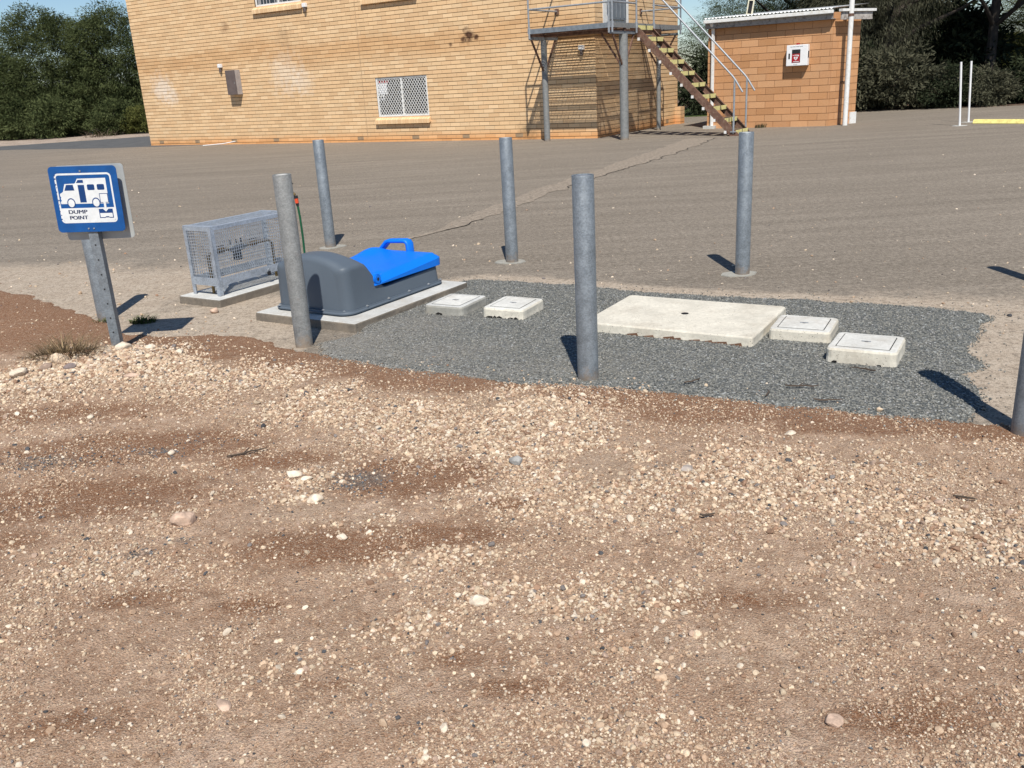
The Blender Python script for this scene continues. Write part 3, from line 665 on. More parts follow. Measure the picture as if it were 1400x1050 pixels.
for nm, P in (('windscreen', [(-.101, .079), (-.064, .079), (-.060, .048), (-.115, .048)]), ('roof_window', [(-.033, .104), (-.005, .104), (-.005, .088), (-.045, .088)]), ('cab_door', [(-.038, .077), (-.003, .077), (-.003, -.018), (-.038, -.018)]),
              ('side_window', rrect(.012, .052, .048, .079, .006, 3)), ('side_window', rrect(.066, .106, .048, .079, .006, 3)),
              ('waste_pit', [(.055, -.056), (.132, -.056), (.132, -.106), (.126, -.106), (.110, -.106), (.106, -.1035), (.088, -.1035), (.083, -.106), (.055, -.106)])):
    art(nm, P, .0009, 'sign_ink')
art('pit_water', [(.0595, -.079), (.1275, -.079), (.1275, -.1015), (.110, -.1015), (.104, -.097), (.090, -.097), (.084, -.1015), (.0595, -.1015)], .0013, 'sign_white')
def ell(cx, cz, a, b_, n=24): return [(cx+a*math.cos(6.2832*k/n), cz+b_*math.sin(6.2832*k/n)) for k in range(n)]
for wx in (-.0885, .0485):
    art('wheel_arch', ell(wx, -.020, .0225, .027), .0009, 'sign_ink'); art('wheel', ell(wx, -.021, .0175, .0215), .0013, 'sign_white')
art('waste_tank_edge', [(.071, .029), (.118, .029), (.118, -.022), (.071, -.022)], .0010, 'sign_ink')
art('waste_tank', [(.0745, .0255), (.1145, .0255), (.1145, -.019), (.0745, -.019)], .0014, 'sign_white')
art('arrow', [(.0885, -.010), (.1005, -.010), (.1005, -.056), (.1095, -.056), (.0945, -.071), (.0795, -.056), (.0885, -.056)], .0016, 'sign_white')
def text(s_, x, z, w, h, parent, m, name, y, lift=.0):
    cu = bpy.data.curves.new(name, 'FONT'); cu.body = s_; cu.size = 1; cu.offset = .0
    tmp = bpy.data.objects.new(name, cu); COL.objects.link(tmp); dg = bpy.context.evaluated_depsgraph_get(); dg.update()
    me = bpy.data.meshes.new_from_object(tmp.evaluated_get(dg)); COL.objects.unlink(tmp); bpy.data.objects.remove(tmp)
    co = np.empty(len(me.vertices)*3, np.float32); me.vertices.foreach_get('co', co); co = co.reshape(-1, 3)
    mn = co.min(0); mx = co.max(0); out = np.zeros_like(co); out[:, 0] = x+(co[:, 0]-mn[0])/(mx[0]-mn[0])*w; out[:, 2] = z+(co[:, 1]-mn[1])/(mx[1]-mn[1])*h; out[:, 1] = y
    me.vertices.foreach_set('co', out.ravel()); me.update(); me.materials.clear(); me.materials.append(M[m]); me.name = name
    return link(bpy.data.objects.new(name, me), parent)
for dx_ in (0, .0013, .0026):
    text('DUMP', -.113+dx_, -.0785, .102, .0200, plate, 'sign_letter', 'lettering', -.0030-dx_*.1)
    text('POINT', -.111+dx_, -.1105, .098, .0200, plate, 'sign_letter', 'lettering', -.0030-dx_*.1)
for x_, z_ in ((-.012, .152), (-.018, -.162), (.012, -.162)):
    MB().tube([(x_, -.002, z_), (x_, -.006, z_)], .0045, 10).build('bolt', M['galv_light'], plate)
b = MB()   # paint chipped off along the left edge and the border
r = random.Random(5)
for k in range(12):
    z_ = .13-.022*k+r.uniform(-.005, .005); x_ = -.158+r.uniform(-.002, .004); s_ = r.uniform(.002, .0045); b.prism([(x_-s_, z_-s_), (x_+s_, z_-s_*.7), (x_+s_*.8, z_+s_), (x_-s_*.8, z_+s_*.8)], -.0030, -.0027, 'y')
tag(b.build('border_chips', M['sign_ink'], plate), kind='stuff')
rear = MB().prism(rrect(-.188, .190, -.206, .206, .02), -.002, .002, 'y').build('rear_panel', M['panel_grey'], sg, bevel=.0006); rear.location = (.022, .029, .886); rear.rotation_euler = (0, R(.6), 0)
tag(rear, 'plain grey rear panel')

# ================================================================== SLABS, CAGE, DUMP UNIT  (axes l = left, v = back)
NB = (-.935, 5.27, 0)          # near corner of the dump slab; local x = Uv, so l = -x
NROT = -AZ
def rough_slab(name, x0, x1, y0, y1, z1, label, cat, topm, sidem, rad=.01, und=None, loc=(0, 0, 0), rot=NROT, bev=.008, grp=None):
    root = empty(name, loc, rot, label, cat, grp)
    bm = bmesh.new(); nx = max(2, int((x1-x0)/.03)); ny = max(2, int((y1-y0)/.03)); r = random.Random(int(x1*999)+ny)
    P = rrect(x0, x1, y0, y1, rad, 3); Q = []
    for i in range(len(P)):
        a = Vector(P[i]); b_ = Vector(P[(i+1) % len(P)]); n = max(1, int((b_-a).length/.03))
        for k in range(n): Q.append(a.lerp(b_, k/n))
    n = len(Q); V = []; cx, cy = (x0+x1)/2, (y0+y1)/2
    rings = [(-.03, -.004), (.004, -.003), (z1*.5, -.001), (z1-bev, 0), (z1-.002, bev*.55), (z1, bev*1.4)]
    for ri, (z_, ins) in enumerate(rings):
        for q in Q:
            d = Vector((q.x-cx, q.y-cy)); d.normalize(); j = .004*(float(fbm(q.x*1.0+x1*3, q.y+z_*9, 22, 3, 77))-.5)*(1.6 if ri in (1, 2) else .6)
            V.append((q.x-d.x*(ins+j), q.y-d.y*(ins+j), z_ + (.0015*(r.random()-.5) if ri < 4 else 0)))
    F = [(i*n+k, i*n+(k+1) % n, (i+1)*n+(k+1) % n, (i+1)*n+k) for i in range(len(rings)-1) for k in range(n)]
    F.append(tuple(range((len(rings)-1)*n, len(rings)*n)))
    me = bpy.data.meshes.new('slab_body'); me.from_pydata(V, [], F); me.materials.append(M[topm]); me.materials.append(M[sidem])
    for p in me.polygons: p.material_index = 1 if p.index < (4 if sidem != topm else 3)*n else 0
    link(bpy.data.objects.new('slab_body', me), root)
    return root
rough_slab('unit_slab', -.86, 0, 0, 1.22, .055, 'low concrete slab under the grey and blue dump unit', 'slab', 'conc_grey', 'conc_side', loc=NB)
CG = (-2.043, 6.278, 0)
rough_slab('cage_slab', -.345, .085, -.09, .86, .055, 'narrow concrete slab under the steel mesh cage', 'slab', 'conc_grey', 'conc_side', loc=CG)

# --- cage
cg = empty('valve_cage', (CG[0], CG[1], .053), NROT, 'galvanised steel mesh cage enclosing brass pipework', 'cage')
H1 = .495; D1 = .76; W1 = .285; zb0, zb1 = .075, .13
def cageL(l, v, z): return (-l, v, z)
for l_ in (0, W1):
    for v_ in (0, D1):
        sx = -1 if l_ == 0 else 1; sy = 1 if v_ == 0 else -1
        b = MB(); x_ = -l_ ; w_ = .029
        # angle section legs
        b.box(min(x_, x_+(-w_ if l_ == 0 else w_)), max(x_, x_+(-w_ if l_ == 0 else w_)), v_-(.002 if v_ == 0 else -.002)-.002, v_+.002, .0, H1)
        b.box(x_-.002, x_+.002, min(v_, v_+sy*w_), max(v_, v_+sy*w_), .0, H1)
        b.build('leg', M['frame_steel'], cg)
for l_ in (0, W1):
    b = MB(); b.box(-l_-.0035, -l_+.0035, .02, D1-.02, zb0, zb1); b.build('bottom_rail', M['frame_steel'], cg)
    b = MB(); b.box(-l_-.003, -l_+.003, -.004, D1+.004, H1-.026, H1+.001); b.box(min(-l_, -l_+(.0 if l_ else -.034)), max(-l_, -l_+(.034 if l_ else 0)), -.004, D1+.004, H1-.0025, H1+.002); b.build('top_rail', M['frame_steel'], cg)
for v_ in (0, D1):
    b = MB(); b.box(-W1+.01, -.01, v_-.0035, v_+.0035, zb0, zb1); b.build('bottom_rail', M['frame_steel'], cg)
    b = MB(); b.box(-W1, 0, v_-.0045, v_+.0045, H1-.030, H1-.003); y_ = (v_, v_+.034) if v_ == 0 else (v_-.034, v_); b.box(-W1, 0, y_[0], y_[1], H1-.005, H1+.0045); b.build('top_rail', M['frame_steel'], cg)
for sx in (0, 1):   # small gussets under the front rail
    b = MB(); b.prism([(.036, zb0), (.09, zb0), (.036, zb0-.045)], -.003, .003, 'x'); b.build('gusset', M['frame_steel'], cg)
    break
def mesh_panel(a, b_, c, d_, n1, n2, wire=.0016):
    """lattice over the quad a,b,c,d with n1 x n2 wires"""
    a, b_, c, d_ = map(Vector, (a, b_, c, d_)); m = MB()
    for k in range(n1+1):
        f_ = k/n1; m.bar(a.lerp(b_, f_), d_.lerp(c, f_), wire*2)
    for k in range(n2+1):
        f_ = k/n2; m.bar(a.lerp(d_, f_), b_.lerp(c, f_), wire*2)
    return m
sp = .0205
for l_ in (0, W1): mesh_panel((-l_, .0, zb1), (-l_, D1, zb1), (-l_, D1, H1-.02), (-l_, 0, H1-.02), int(D1/sp), int((H1-.15)/sp)).build('mesh_panel', M['frame_steel'], cg)
for v_ in (0, D1): mesh_panel((-W1, v_, zb1), (0, v_, zb1), (0, v_, H1-.02), (-W1, v_, H1-.02), int(W1/sp), int((H1-.15)/sp)).build('mesh_panel', M['frame_steel'], cg)
mesh_panel((-W1, 0, H1), (0, 0, H1), (0, D1, H1), (-W1, D1, H1), 3, int(D1/sp)).build('mesh_panel', M['frame_steel'], cg)
pd = empty('padlock', Vector(CG)+Uv*.012+Vv*.47+Vector((0, 0, .150)), NROT, 'small padlock hanging from the lower rail of the mesh cage', 'padlock')
MB().box(-.007, .007, -.016, .016, -.034, -.006).build('lock_body', M['black'], pd, bevel=.003)
MB().tube([(0, -.011, -.008), (0, -.011, .006), (0, 0, .013), (0, .011, .006), (0, .011, -.008)], .003, 8).build('shackle', M['galv_light'], pd)
bp = empty('backflow_valve', Vector(CG)+Uv*(-.14)+Vector((0, 0, .055)), NROT, 'brass backflow valve and pipework inside the mesh cage', 'valve')
b = MB(); b.tube([(0, .06, .0), (0, .06, .27), (0, .09, .29), (0, .64, .29), (0, .68, .26), (0, .68, 0)], .0105, 12); b.build('pipe', M['brass'], bp, smooth=True)
MB().tube([(0, .33, .29), (0, .33, .20)], [.030, .034], 14).build('relief_valve', M['black'], bp)
MB().tube([(0, .25, .29), (0, .30, .29), (0, .36, .29), (0, .41, .29)], [.02, .032, .032, .02], 14).build('valve_body', M['galv_old'], bp)
for v_ in (.18, .50):
    MB().tube([(0, v_-.025, .29), (0, v_+.025, .29)], .021, 12).build('ball_valve', M['brass'], bp)
    MB().bar((0, v_-.04, .325), (0, v_+.03, .325), .014, .004).build('lever', M['black'], bp)
for v_ in (.28, .33, .38): MB().tube([(0, v_, .30), (0, v_, .35)], .006, 8).build('test_cock', M['black'], bp)

# --- dump unit
du = empty('dump_unit', (NB[0], NB[1], .055), NROT, 'dark grey moulded dump unit with a bright blue hinged lid', 'dump unit')
def unit_body():
    vs = list(np.linspace(.128, .22, 10)) + list(np.linspace(.24, .56, 17)) + list(np.linspace(.62, 1.02, 7)) + list(np.linspace(1.04, 1.12, 8))
    lc = .47; V = []; rows = []
    prof_v = [.128, .14, .165, .30, .345, .40, .45, .50, .53, 1.10, 1.12]; prof_h = [.268, .286, .294, .297, .283, .215, .155, .118, .112, .135, .132]
    arch_v = [.128, .165, .28, .38, .50, 1.12]; arch_h = [.070, .078, .076, .055, .0, 0]
    for v_ in vs:
        he = float(np.interp(v_, prof_v, prof_h)); ar = float(np.interp(v_, arch_v, arch_h)); rr = .070
        w = .305; 
        if v_ < .128+rr: q = (.128+rr-v_)/rr; w -= rr*(1-math.sqrt(max(0, 1-q*q)))*.95
        if v_ > 1.12-.06: q = (v_-1.06)/.06; w -= .06*(1-math.sqrt(max(0, 1-q*q)))
        re = .024 if v_ < .45 else .012; row = []
        pts = [(w+.012, .0), (w+.006, he*.5), (w, he-re)]
        for k in range(1, 6): a = k/6*math.pi/2; pts.append((w-re+re*math.cos(a), he-re+re*math.sin(a)))
        top = [f_ for f_ in np.linspace(1, 0, 8)]
        for f_ in top: x_ = (w-re)*f_; pts.append((x_, he + ar*(1-(x_/w)**2) - ar*(1-((w-re)/w)**2)*(1 if False else 0)*0 if True else 0))
        # blend rounding into arch
        base = ar*(1-((w-re)/w)**2)
        pts = [(px, pz + (base*((pz-(he-re))/re) if he-re < pz <= he-1e-6 and px >= w-re-1e-6 and px < w-1e-9 else 0)) for px, pz in pts]
        full = pts + [(-px, pz) for px, pz in reversed(pts[:-1])]
        for px, pz in full: row.append(len(V)); V.append((-lc+px, v_, pz+0))
        rows.append(row)
    F = [(a[i], a[i+1], b_[i+1], b_[i]) for a, b_ in zip(rows, rows[1:]) for i in range(len(a)-1)]
    F.append(tuple(reversed(rows[0]))); F.append(tuple(rows[-1]))
    m = MB(); m.V = V; m.F = F; return m
o = unit_body().build('body', M['grey_plastic'], du, smooth=True, angle=40)
fl = MB().prism(rrect(-.805, -.135, .098, 1.155, .09, 8), .0, .030).build('flange', M['grey_plastic'], du, smooth=True, bevel=.012, seg=3)
for l_, v_ in ((.745, .115), (.58, .112), (.36, .112), (.20, .14), (.152, .30), (.152, .52), (.152, .74), (.152, .96), (.165, 1.12), (.79, .3), (.79, .7), (.6, 1.14)):
    MB().lathe([(.012, .0), (.012, .0015), (.006, .002), (.006, .007), (.0, .008)], 12, (-l_, v_, .0295)).build('bolt', M['galv_light'], du)
# lid
def lid_mesh():
    nl, nv = 29, 33; V = []; idx = {}
    L0, L1 = .152, .790; v0, v1 = .40, 1.145
    def top(l_, v_):
        f_ = (v_-v0)/(v1-v0); z_ = .182 + .048*f_
        e = min(l_-L0, L1-l_, v1-v_); cr_ = sstep(0, .06, np.array(e)).item()
        z_ = z_ - .038*(1-min(1, max(0, e)/.048))
        z_ += .026*math.exp(-((v_-1.02)/.10)**2)*math.exp(-((l_-.70)/.07)**2)
        side = min(abs(l_-.235), abs(l_-.705)); z_ -= .020*math.exp(-(side/.022)**2)*(1-sstep(.50, .60, np.array(v_)).item())
        mid = math.exp(-((l_-.47)/.2)**4); z_ += .055*mid*max(0, 1-(v_-v0)/.17)**1.5
        return z_
    ls = np.linspace(L0, L1, nl); vs = np.linspace(v0, v1, nv)
    for j, v_ in enumerate(vs):
        for i, l_ in enumerate(ls):
            ll, vv = l_, v_; rc = .045   # rounded far corners in plan
            for cl_ in (L0+rc, L1-rc):
                if (ll < cl_ and cl_ < .4 or ll > cl_ and cl_ > .4) and vv > v1-rc:
                    d = Vector((ll-cl_, vv-(v1-rc))); m_ = max(abs(d.x), abs(d.y)); 
                    if d.length > 1e-6: d = d*(m_/d.length); ll, vv = cl_+d.x, v1-rc+d.y
            idx[i, j] = len(V); V.append((-ll, vv, top(l_, v_)))
    F = [(idx[i, j], idx[i, j+1], idx[i+1, j+1], idx[i+1, j]) for i in range(nl-1) for j in range(nv-1)]
    per = [(i, 0) for i in range(nl)] + [(nl-1, j) for j in range(1, nv)] + [(i, nv-1) for i in range(nl-2, -1, -1)] + [(0, j) for j in range(nv-2, 0, -1)]
    low = []
    for p in per:
        x_, y_, z_ = V[idx[p]]; low.append(len(V)); V.append((x_, y_, .139))
    n = len(per); F += [(idx[per[k]], idx[per[(k+1) % n]], low[(k+1) % n], low[k]) for k in range(n)]; F.append(tuple(low))
    m = MB(); m.V = V; m.F = F; return m
lid = lid_mesh().build('lid', M['blue_plastic'], du, smooth=True, angle=50)
for l0_, l1_ in ((.150, .222), (.718, .792)):
    MB().tube([(-l0_, .432, .178), (-l1_, .432, .178)], .034, 20).build('hinge_boss', M['blue_plastic'], lid, smooth=True, bevel=.005)
    MB().tube([(-l0_+.0012, .432, .178), (-l0_-.001, .432, .178)], .011, 14).build('hinge_pin_hole', M['black'], lid)
b = MB()
hp = [(-.705, .195), (-.690, .215), (-.640, .262), (-.620, .281), (-.598, .288), (-.455, .295), (-.435, .290), (-.422, .275), (-.418, .20)]
for (x0, z0), (x1, z1) in zip(hp, hp[1:]): b.bar((x0, 1.150, z0), (x1, 1.150, z1), .050, .021, up=(0, 1, 0)) if False else b.tube([(x0, 1.15, z0), (x1, 1.15, z1)], .0125, 10)
P = []
def flat_tube(pts, rx, ry, n=12):
    V = []; F = []
    for i, (x_, z_) in enumerate(pts):
        a0 = pts[max(i-1, 0)]; a1 = pts[min(i+1, len(pts)-1)]; d = Vector((a1[0]-a0[0], 0, a1[1]-a0[1])).normalized(); nrm = Vector((-d.z, 0, d.x))
        for k in range(n):
            a = 6.2832*k/n; c_, s_ = math.cos(a), math.sin(a); c_ = math.copysign(abs(c_)**.6, c_); s_ = math.copysign(abs(s_)**.6, s_)
            V.append(Vector((x_, 1.125, z_)) + nrm*rx*c_ + Vector((0, 1, 0))*ry*s_)
    for i in range(len(pts)-1):
        for k in range(n): F.append((i*n+k, i*n+(k+1) % n, (i+1)*n+(k+1) % n, (i+1)*n+k))
    m = MB(); m.add(V, F+[tuple(range(n)), tuple(range((len(pts)-1)*n, len(pts)*n))]); return m
flat_tube(hp, .0155, .038).build('handle', M['blue_plastic'], lid, smooth=True, angle=60)

# --- tap standpipe and hose (half hidden behind the second bollard)
tp = empty('tap_standpipe', (-1.46, 6.22, 0), 0, 'water tap on a standpipe behind the front left bollard', 'tap')
MB().tube([(0, 0, 0), (0, 0, .76)], .013, 12).build('pipe', M['galv_old'], tp, smooth=True)
MB().tube([(0, 0, .755), (.03, -.01, .765), (.055, -.015, .745)], [.013, .011, .010], 10).build('tap_spout', M['brass'], tp, smooth=True)
MB().tube([(.025, -.01, .765), (.022, -.008, .815)], .006, 8).build('spindle', M['brass'], tp)
b = MB(); b.bar((-.005, -.01, .818), (.05, -.012, .822), .012, .008); b.build('tap_handle', M['black'], tp)
hs = empty('garden_hose', (-1.46, 6.22, 0), 0, 'green garden hose hanging from the tap by an orange connector', 'hose')
MB().tube([(.058, -.016, .740), (.060, -.016, .722)], .014, 12).build('tap_fitting', M['black'], hs)
MB().tube([(.060, -.016, .722), (.062, -.016, .690)], [.013, .012], 12).build('connector', M['orange_plastic'], hs)
MB().tube([(.062, -.016, .690), (.064, -.016, .668)], [.012, .008], 12).build('collar', M['black'], hs)
MB().tube([(.064, -.016, .670), (.070, -.02, .6), (.072, -.02, .45), (.066, -.02, .2), (.05, -.02, .06), (.02, -.02, .02), (-.1, .02, .012)], .0075, 10).build('hose_line', M['green_hose'], hs, smooth=True)

# --- big slab and the four inspection lids
def W2(x, y): return Vector((x, y))
BS = Vector((1.271, 4.47, 0))
bs = rough_slab('pit_cover', -.99, 0, 0, .70, .066, 'large cream concrete pit cover with a small lifting hole', 'pit cover', 'conc_cream', 'conc_cream', .02, loc=BS, rot=-.545)
MB().tube([(-.50, .36, .0655), (-.50, .36, .0672)], .022, 18).build('lifting_hole', M['dark'], bs)
r = random.Random(9); b = MB()
for k in range(24):
    x_ = -.80+k*.033+r.uniform(-.01, .01)
    if r.random() < .35: P = [(x_-.02, -.0062, .006), (x_+.055, -.0062, .006), (x_+.045, -.0060, .026+.012*r.random()), (x_-.015, -.0060, .018+.008*r.random())]; b.V += P; n_ = len(b.V); b.F.append((n_-4, n_-3, n_-2, n_-1))
rb = simple('red_clay', (.16, .085, .05), .95, var=.4); tag(b.build('clay_rim', rb, bs), kind='stuff')
def lid_box(x, y, rot, w, d, h, label, topm, wobble=0):
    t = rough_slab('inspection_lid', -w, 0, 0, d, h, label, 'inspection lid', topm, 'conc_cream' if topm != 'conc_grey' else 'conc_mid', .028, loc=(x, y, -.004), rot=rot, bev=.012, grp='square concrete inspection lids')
    m = .040; t.rotation_euler = (wobble, wobble*.5, rot)
    ring_ = MB().prism(rrect(-w+m-.0035, -m+.0035, m-.0035, d-m+.0035, .006, 2), h-.004, h+.0006).build('lid_gap', M['dark'], t)
    inn = MB().prism(rrect(-w+m, -m, m, d-m, .005, 2), h-.003, h+.0014).build('lid_panel', M['conc_white'], t, bevel=.001)
    MB().tube([(-w/2-.0, d/2, h+.0012), (-w/2, d/2, h+.0022)], .012, 14).build('lifting_eye', M['conc_side'], t)
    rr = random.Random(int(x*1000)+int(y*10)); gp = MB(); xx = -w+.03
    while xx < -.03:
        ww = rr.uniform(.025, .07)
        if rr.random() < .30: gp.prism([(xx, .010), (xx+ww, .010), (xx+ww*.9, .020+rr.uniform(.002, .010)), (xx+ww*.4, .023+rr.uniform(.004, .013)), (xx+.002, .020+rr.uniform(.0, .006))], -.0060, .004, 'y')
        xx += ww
    if gp.V: tag(gp.build('undercut_shade', M['dark'], t), kind='stuff')  # dark pieces stand in for shade under the chipped lower edge
    MB().bar((-w/2-.024, d/2, h+.0028), (-w/2+.02, d/2, h+.0028), .010, .002).build('lifting_bar', M['galv_light'], t)
    return t
lid_box(-.290, 5.470, -.50, .285, .34, .075, 'dusty grey inspection lid touching the dump unit slab', 'conc_grey')
lid_box(.089, 5.290, -.50, .285, .31, .080, 'white inspection lid standing alone left of the centre bollard', 'conc_white', .01)
lid_box(1.668, 4.45, -.50, .315, .315, .078, 'inspection lid wedged between the large pit cover and the outermost lid', 'conc_white')
lid_box(1.824, 4.00, -.545, .325, .315, .092, 'rightmost inspection lid, standing highest out of the gravel', 'conc_white', -.008)

# ================================================================== BRICK BUILDING
def brick_color(t, src):
    n = t.noise(60, 4, .7); col = t.mix(t.ramp(n, [(.3, .30), (.6, 0.)]), src, t.mix(1., src, (.72, .66, .58), 'MULTIPLY'))
    def W(u, v, z): p = C0 + Uv*u + Vv*v; return (p.x, p.y, z)
    for p, rad, c, amt in ((W(-3.45, 0, 2.50), .20, (.07, .03, .02), .95), (W(-3.62, 0, 2.42), .10, (.07, .03, .02), .9), (W(-3.25, 0, 2.45), .09, (.07, .03, .02), .9), (W(-4.02, 0, 2.33), .07, (.10, .05, .03), .8),
                           (W(-12.0, 0, 3.3), .22, (.30, .17, .09), .5), (W(-15.3, 0, 1.75), .55, (.86, .80, .72), .45), (W(-14.9, 0, 1.5), .4, (.86, .80, .72), .35), (W(-9.8, 0, 1.95), .75, (.86, .80, .70), .32), (W(-9.2, 0, 1.7), .5, (.86, .80, .70), .28),
                           (W(-9.7, 0, 2.9), .35, (.38, .24, .13), .4), (W(-1.9, 0, .12), .35, (.36, .25, .14), .7)):
        col = t.mix(t.math('MULTIPLY', t.spot(p, rad, .7, rad*.9, 7), amt), col, c)
    # damp tan band across the wall at first floor level
    sep = t.n('ShaderNodeSeparateXYZ'); t.link(t.coord, sep.inputs[0]); zz = t.math('ADD', sep.outputs[2], t.math('MULTIPLY', t.math('SUBTRACT', t.noise(.35, 4, .6), .5), 1.2))
    bandm = t.ramp(t.math('MULTIPLY', zz, .25), [(.50, 0.), (.58, .55), (.645, .55), (.70, 0.)])
    col = t.mix(bandm, col, t.mix(1., col, (.80, .66, .52), 'MULTIPLY'))
    low = t.ramp(sep.outputs[2], [(.05, .9), (.28, 0.)]); col = t.mix(low, col, t.mix(1., col, (1.0, .72, .50), 'MULTIPLY'))
    return col
t = NT('brick_faces'); t.base(brick_color(t, t.attr('Col'))); t.setp(.85, 0, .2); t.bump(t.noise(120, 4), .35, .003); M['brick'] = t.m
t = NT('brick_single'); oi = t.n('ShaderNodeObjectInfo'); t.base(brick_color(t, oi.outputs['Color'])); t.setp(.85, 0, .2); t.bump(t.noise(120, 4), .35, .003); M['brick1'] = t.m
M['mortar'] = simple('shaded_mortar_bed', (.125, .080, .048), .95, var=.2)  # darkened: shade of the recessed bed joints is put into the colour
M['perpend'] = simple('mortar_joint', (.34, .235, .14), .95, var=.2)
BC = np.array([(.74, .505, .285), (.76, .53, .305), (.725, .49, .275), (.775, .55, .325), (.71, .475, .265), (.745, .515, .295)])
bld = empty('brick_building', C0, -AZ, 'two storey cream brick building with windows and an upstairs door', 'building')
# world -> image size, used only to choose which bricks become single objects
def near_rank(p): return (p - Vector((0, 0, CAM_H))).length
BOX_F = [(0, 1, 3, 2), (4, 6, 7, 5), (0, 4, 5, 1), (2, 3, 7, 6), (0, 2, 6, 4), (1, 5, 7, 3)]
def brick_wall(root, segs, z0, z1, course, blen, holes, cols, mats, n_single, joint=.013, vj=.009, depth=.05, rank=None, seed=1, pitted=()):
    """segs: list of (origin(u,v), dir(u,v), outward normal(u,v), length); holes: list of (seg, s0, s1, z0, z1)"""
    r = np.random.default_rng(seed); items = []
    for si, (o_, d_, nrm, L_) in enumerate(segs):
        nC = int(round((z1-z0)/course))
        for c in range(nC):
            zb = z0+c*course; s_ = -(blen/2 if c % 2 else 0); hs_ = [(h[1], h[2]) for h in holes if h[0] == si and zb+course*.5 > h[3] and zb+course*.5 < h[4]]
            while s_ < L_-.01:
                a, b_ = max(s_, 0)+vj/2, min(s_+blen, L_)-vj/2
                parts_ = [(a, b_)]
                for h0, h1 in hs_:
                    q = []
                    for p0, p1 in parts_:
                        if p1 <= h0 or p0 >= h1: q.append((p0, p1)); continue
                        if p0 < h0-.03: q.append((p0, h0))
                        if p1 > h1+.03: q.append((h1, p1))
                    parts_ = q
                for p0, p1 in parts_:
                    if p1-p0 > .02: items.append((si, p0, p1, zb+joint*.4, zb+course-joint*.6))
                s_ += blen
    ctr = []
    for it in items:
        o_, d_, nrm, L_ = segs[it[0]]; m_ = (it[1]+it[2])/2; ctr.append(near_rank(root.matrix_world_local @ Vector((o_[0]+d_[0]*m_, o_[1]+d_[1]*m_, (it[3]+it[4])/2))) if False else None)
    base = Vector(root.location); rz = root.rotation_euler.z; cz, sz = math.cos(rz), math.sin(rz)
    def world(x, y, z): return Vector((base.x+cz*x-sz*y, base.y+sz*x+cz*y, base.z+z))
    score = []
    for it in items:
        o_, d_, nrm, L_ = segs[it[0]]; m_ = (it[1]+it[2])/2; p = world(o_[0]+d_[0]*m_, o_[1]+d_[1]*m_, it[3]); v = Vector((0, 0, CAM_H))-p; nw = world(nrm[0], nrm[1], 0)-world(0, 0, 0)
        facing = max(0.0, v.normalized().dot(nw)); sc_ = (it[2]-it[1])*facing/v.length_squared; 
        if p.z > .25*p.y*.0+4.35*(p.y/24): sc_ *= .0
        score.append(sc_)
    order = np.argsort(-np.array(score)); single = set(order[:n_single].tolist())
    V = []; F = []; C = []; cache = {}
    for k, it in enumerate(items):
        si, p0, p1, zb, zt = it; o_, d_, nrm, L_ = segs[si]; c = cols[r.integers(len(cols))]*r.uniform(.93, 1.06); j = r.uniform(0, .0025)
        if k in single:
            key = (si, round(p1-p0, 3), round(zt-zb, 3))
            if key not in cache:
                Vb = [(x_, y_, z_) for x_ in (0, p1-p0) for y_ in (0, depth) for z_ in (0, zt-zb)]; me = bpy.data.meshes.new('brick'); me.from_pydata(Vb, [], BOX_F); me.materials.append(mats[1]); cache[key] = me
            o = bpy.data.objects.new('brick', cache[key]); link(o, root)
            # local x along wall, y into wall
            ang = math.atan2(d_[1], d_[0]); inw = (-nrm[0], -nrm[1]); s0 = (o_[0]+d_[0]*p0+nrm[0]*j, o_[1]+d_[1]*p0+nrm[1]*j)
            if (-math.sin(ang)*inw[0]+math.cos(ang)*inw[1]) < 0:
                s0 = (o_[0]+d_[0]*p1+nrm[0]*j, o_[1]+d_[1]*p1+nrm[1]*j); ang += math.pi
            o.location = (s0[0], s0[1], zb); o.rotation_euler = (0, 0, ang); o.color = (*[float(q) for q in c], 1)
        else:
            q = []
            for s_ in (p0, p1):
                for dd in (-j, depth):
                    for z_ in (zb, zt): q.append((o_[0]+d_[0]*s_-nrm[0]*dd, o_[1]+d_[1]*s_-nrm[1]*dd, z_))
            b0 = len(V); V += q; F += [tuple(i+b0 for i in f) for f in BOX_F]; C += [c]*6
    if V: tag(npmesh('brickwork', V, F, mats[0], root, col=C), kind='stuff')
    return items
SEGF = ((0, 0), (-1, 0), (0, -1), 16.3); SEGS = ((0, 0), (0, 1), (1, 0), 5.03)
OP = [(0, 4.85, 6.56, .645, 1.655), (0, 8.9, 10.68, 3.745, 5.06), (0, 4.93, 6.68, 3.655, 5.06), (1, .42, 1.72, 2.44, 4.5)]
VENTS = [15.74, 14.01, 12.31, 10.53, 7.28, 5.37, 3.74, 2.14]
brick_wall(bld, [SEGF, SEGS], -.045, 6.155, .1, .3, OP + [(0, v_-.11, v_+.11, .055, .155) for v_ in VENTS] + [(1, 4.2, 4.4, .055, .155)], BC, (M['brick'], M['brick1']), 300)
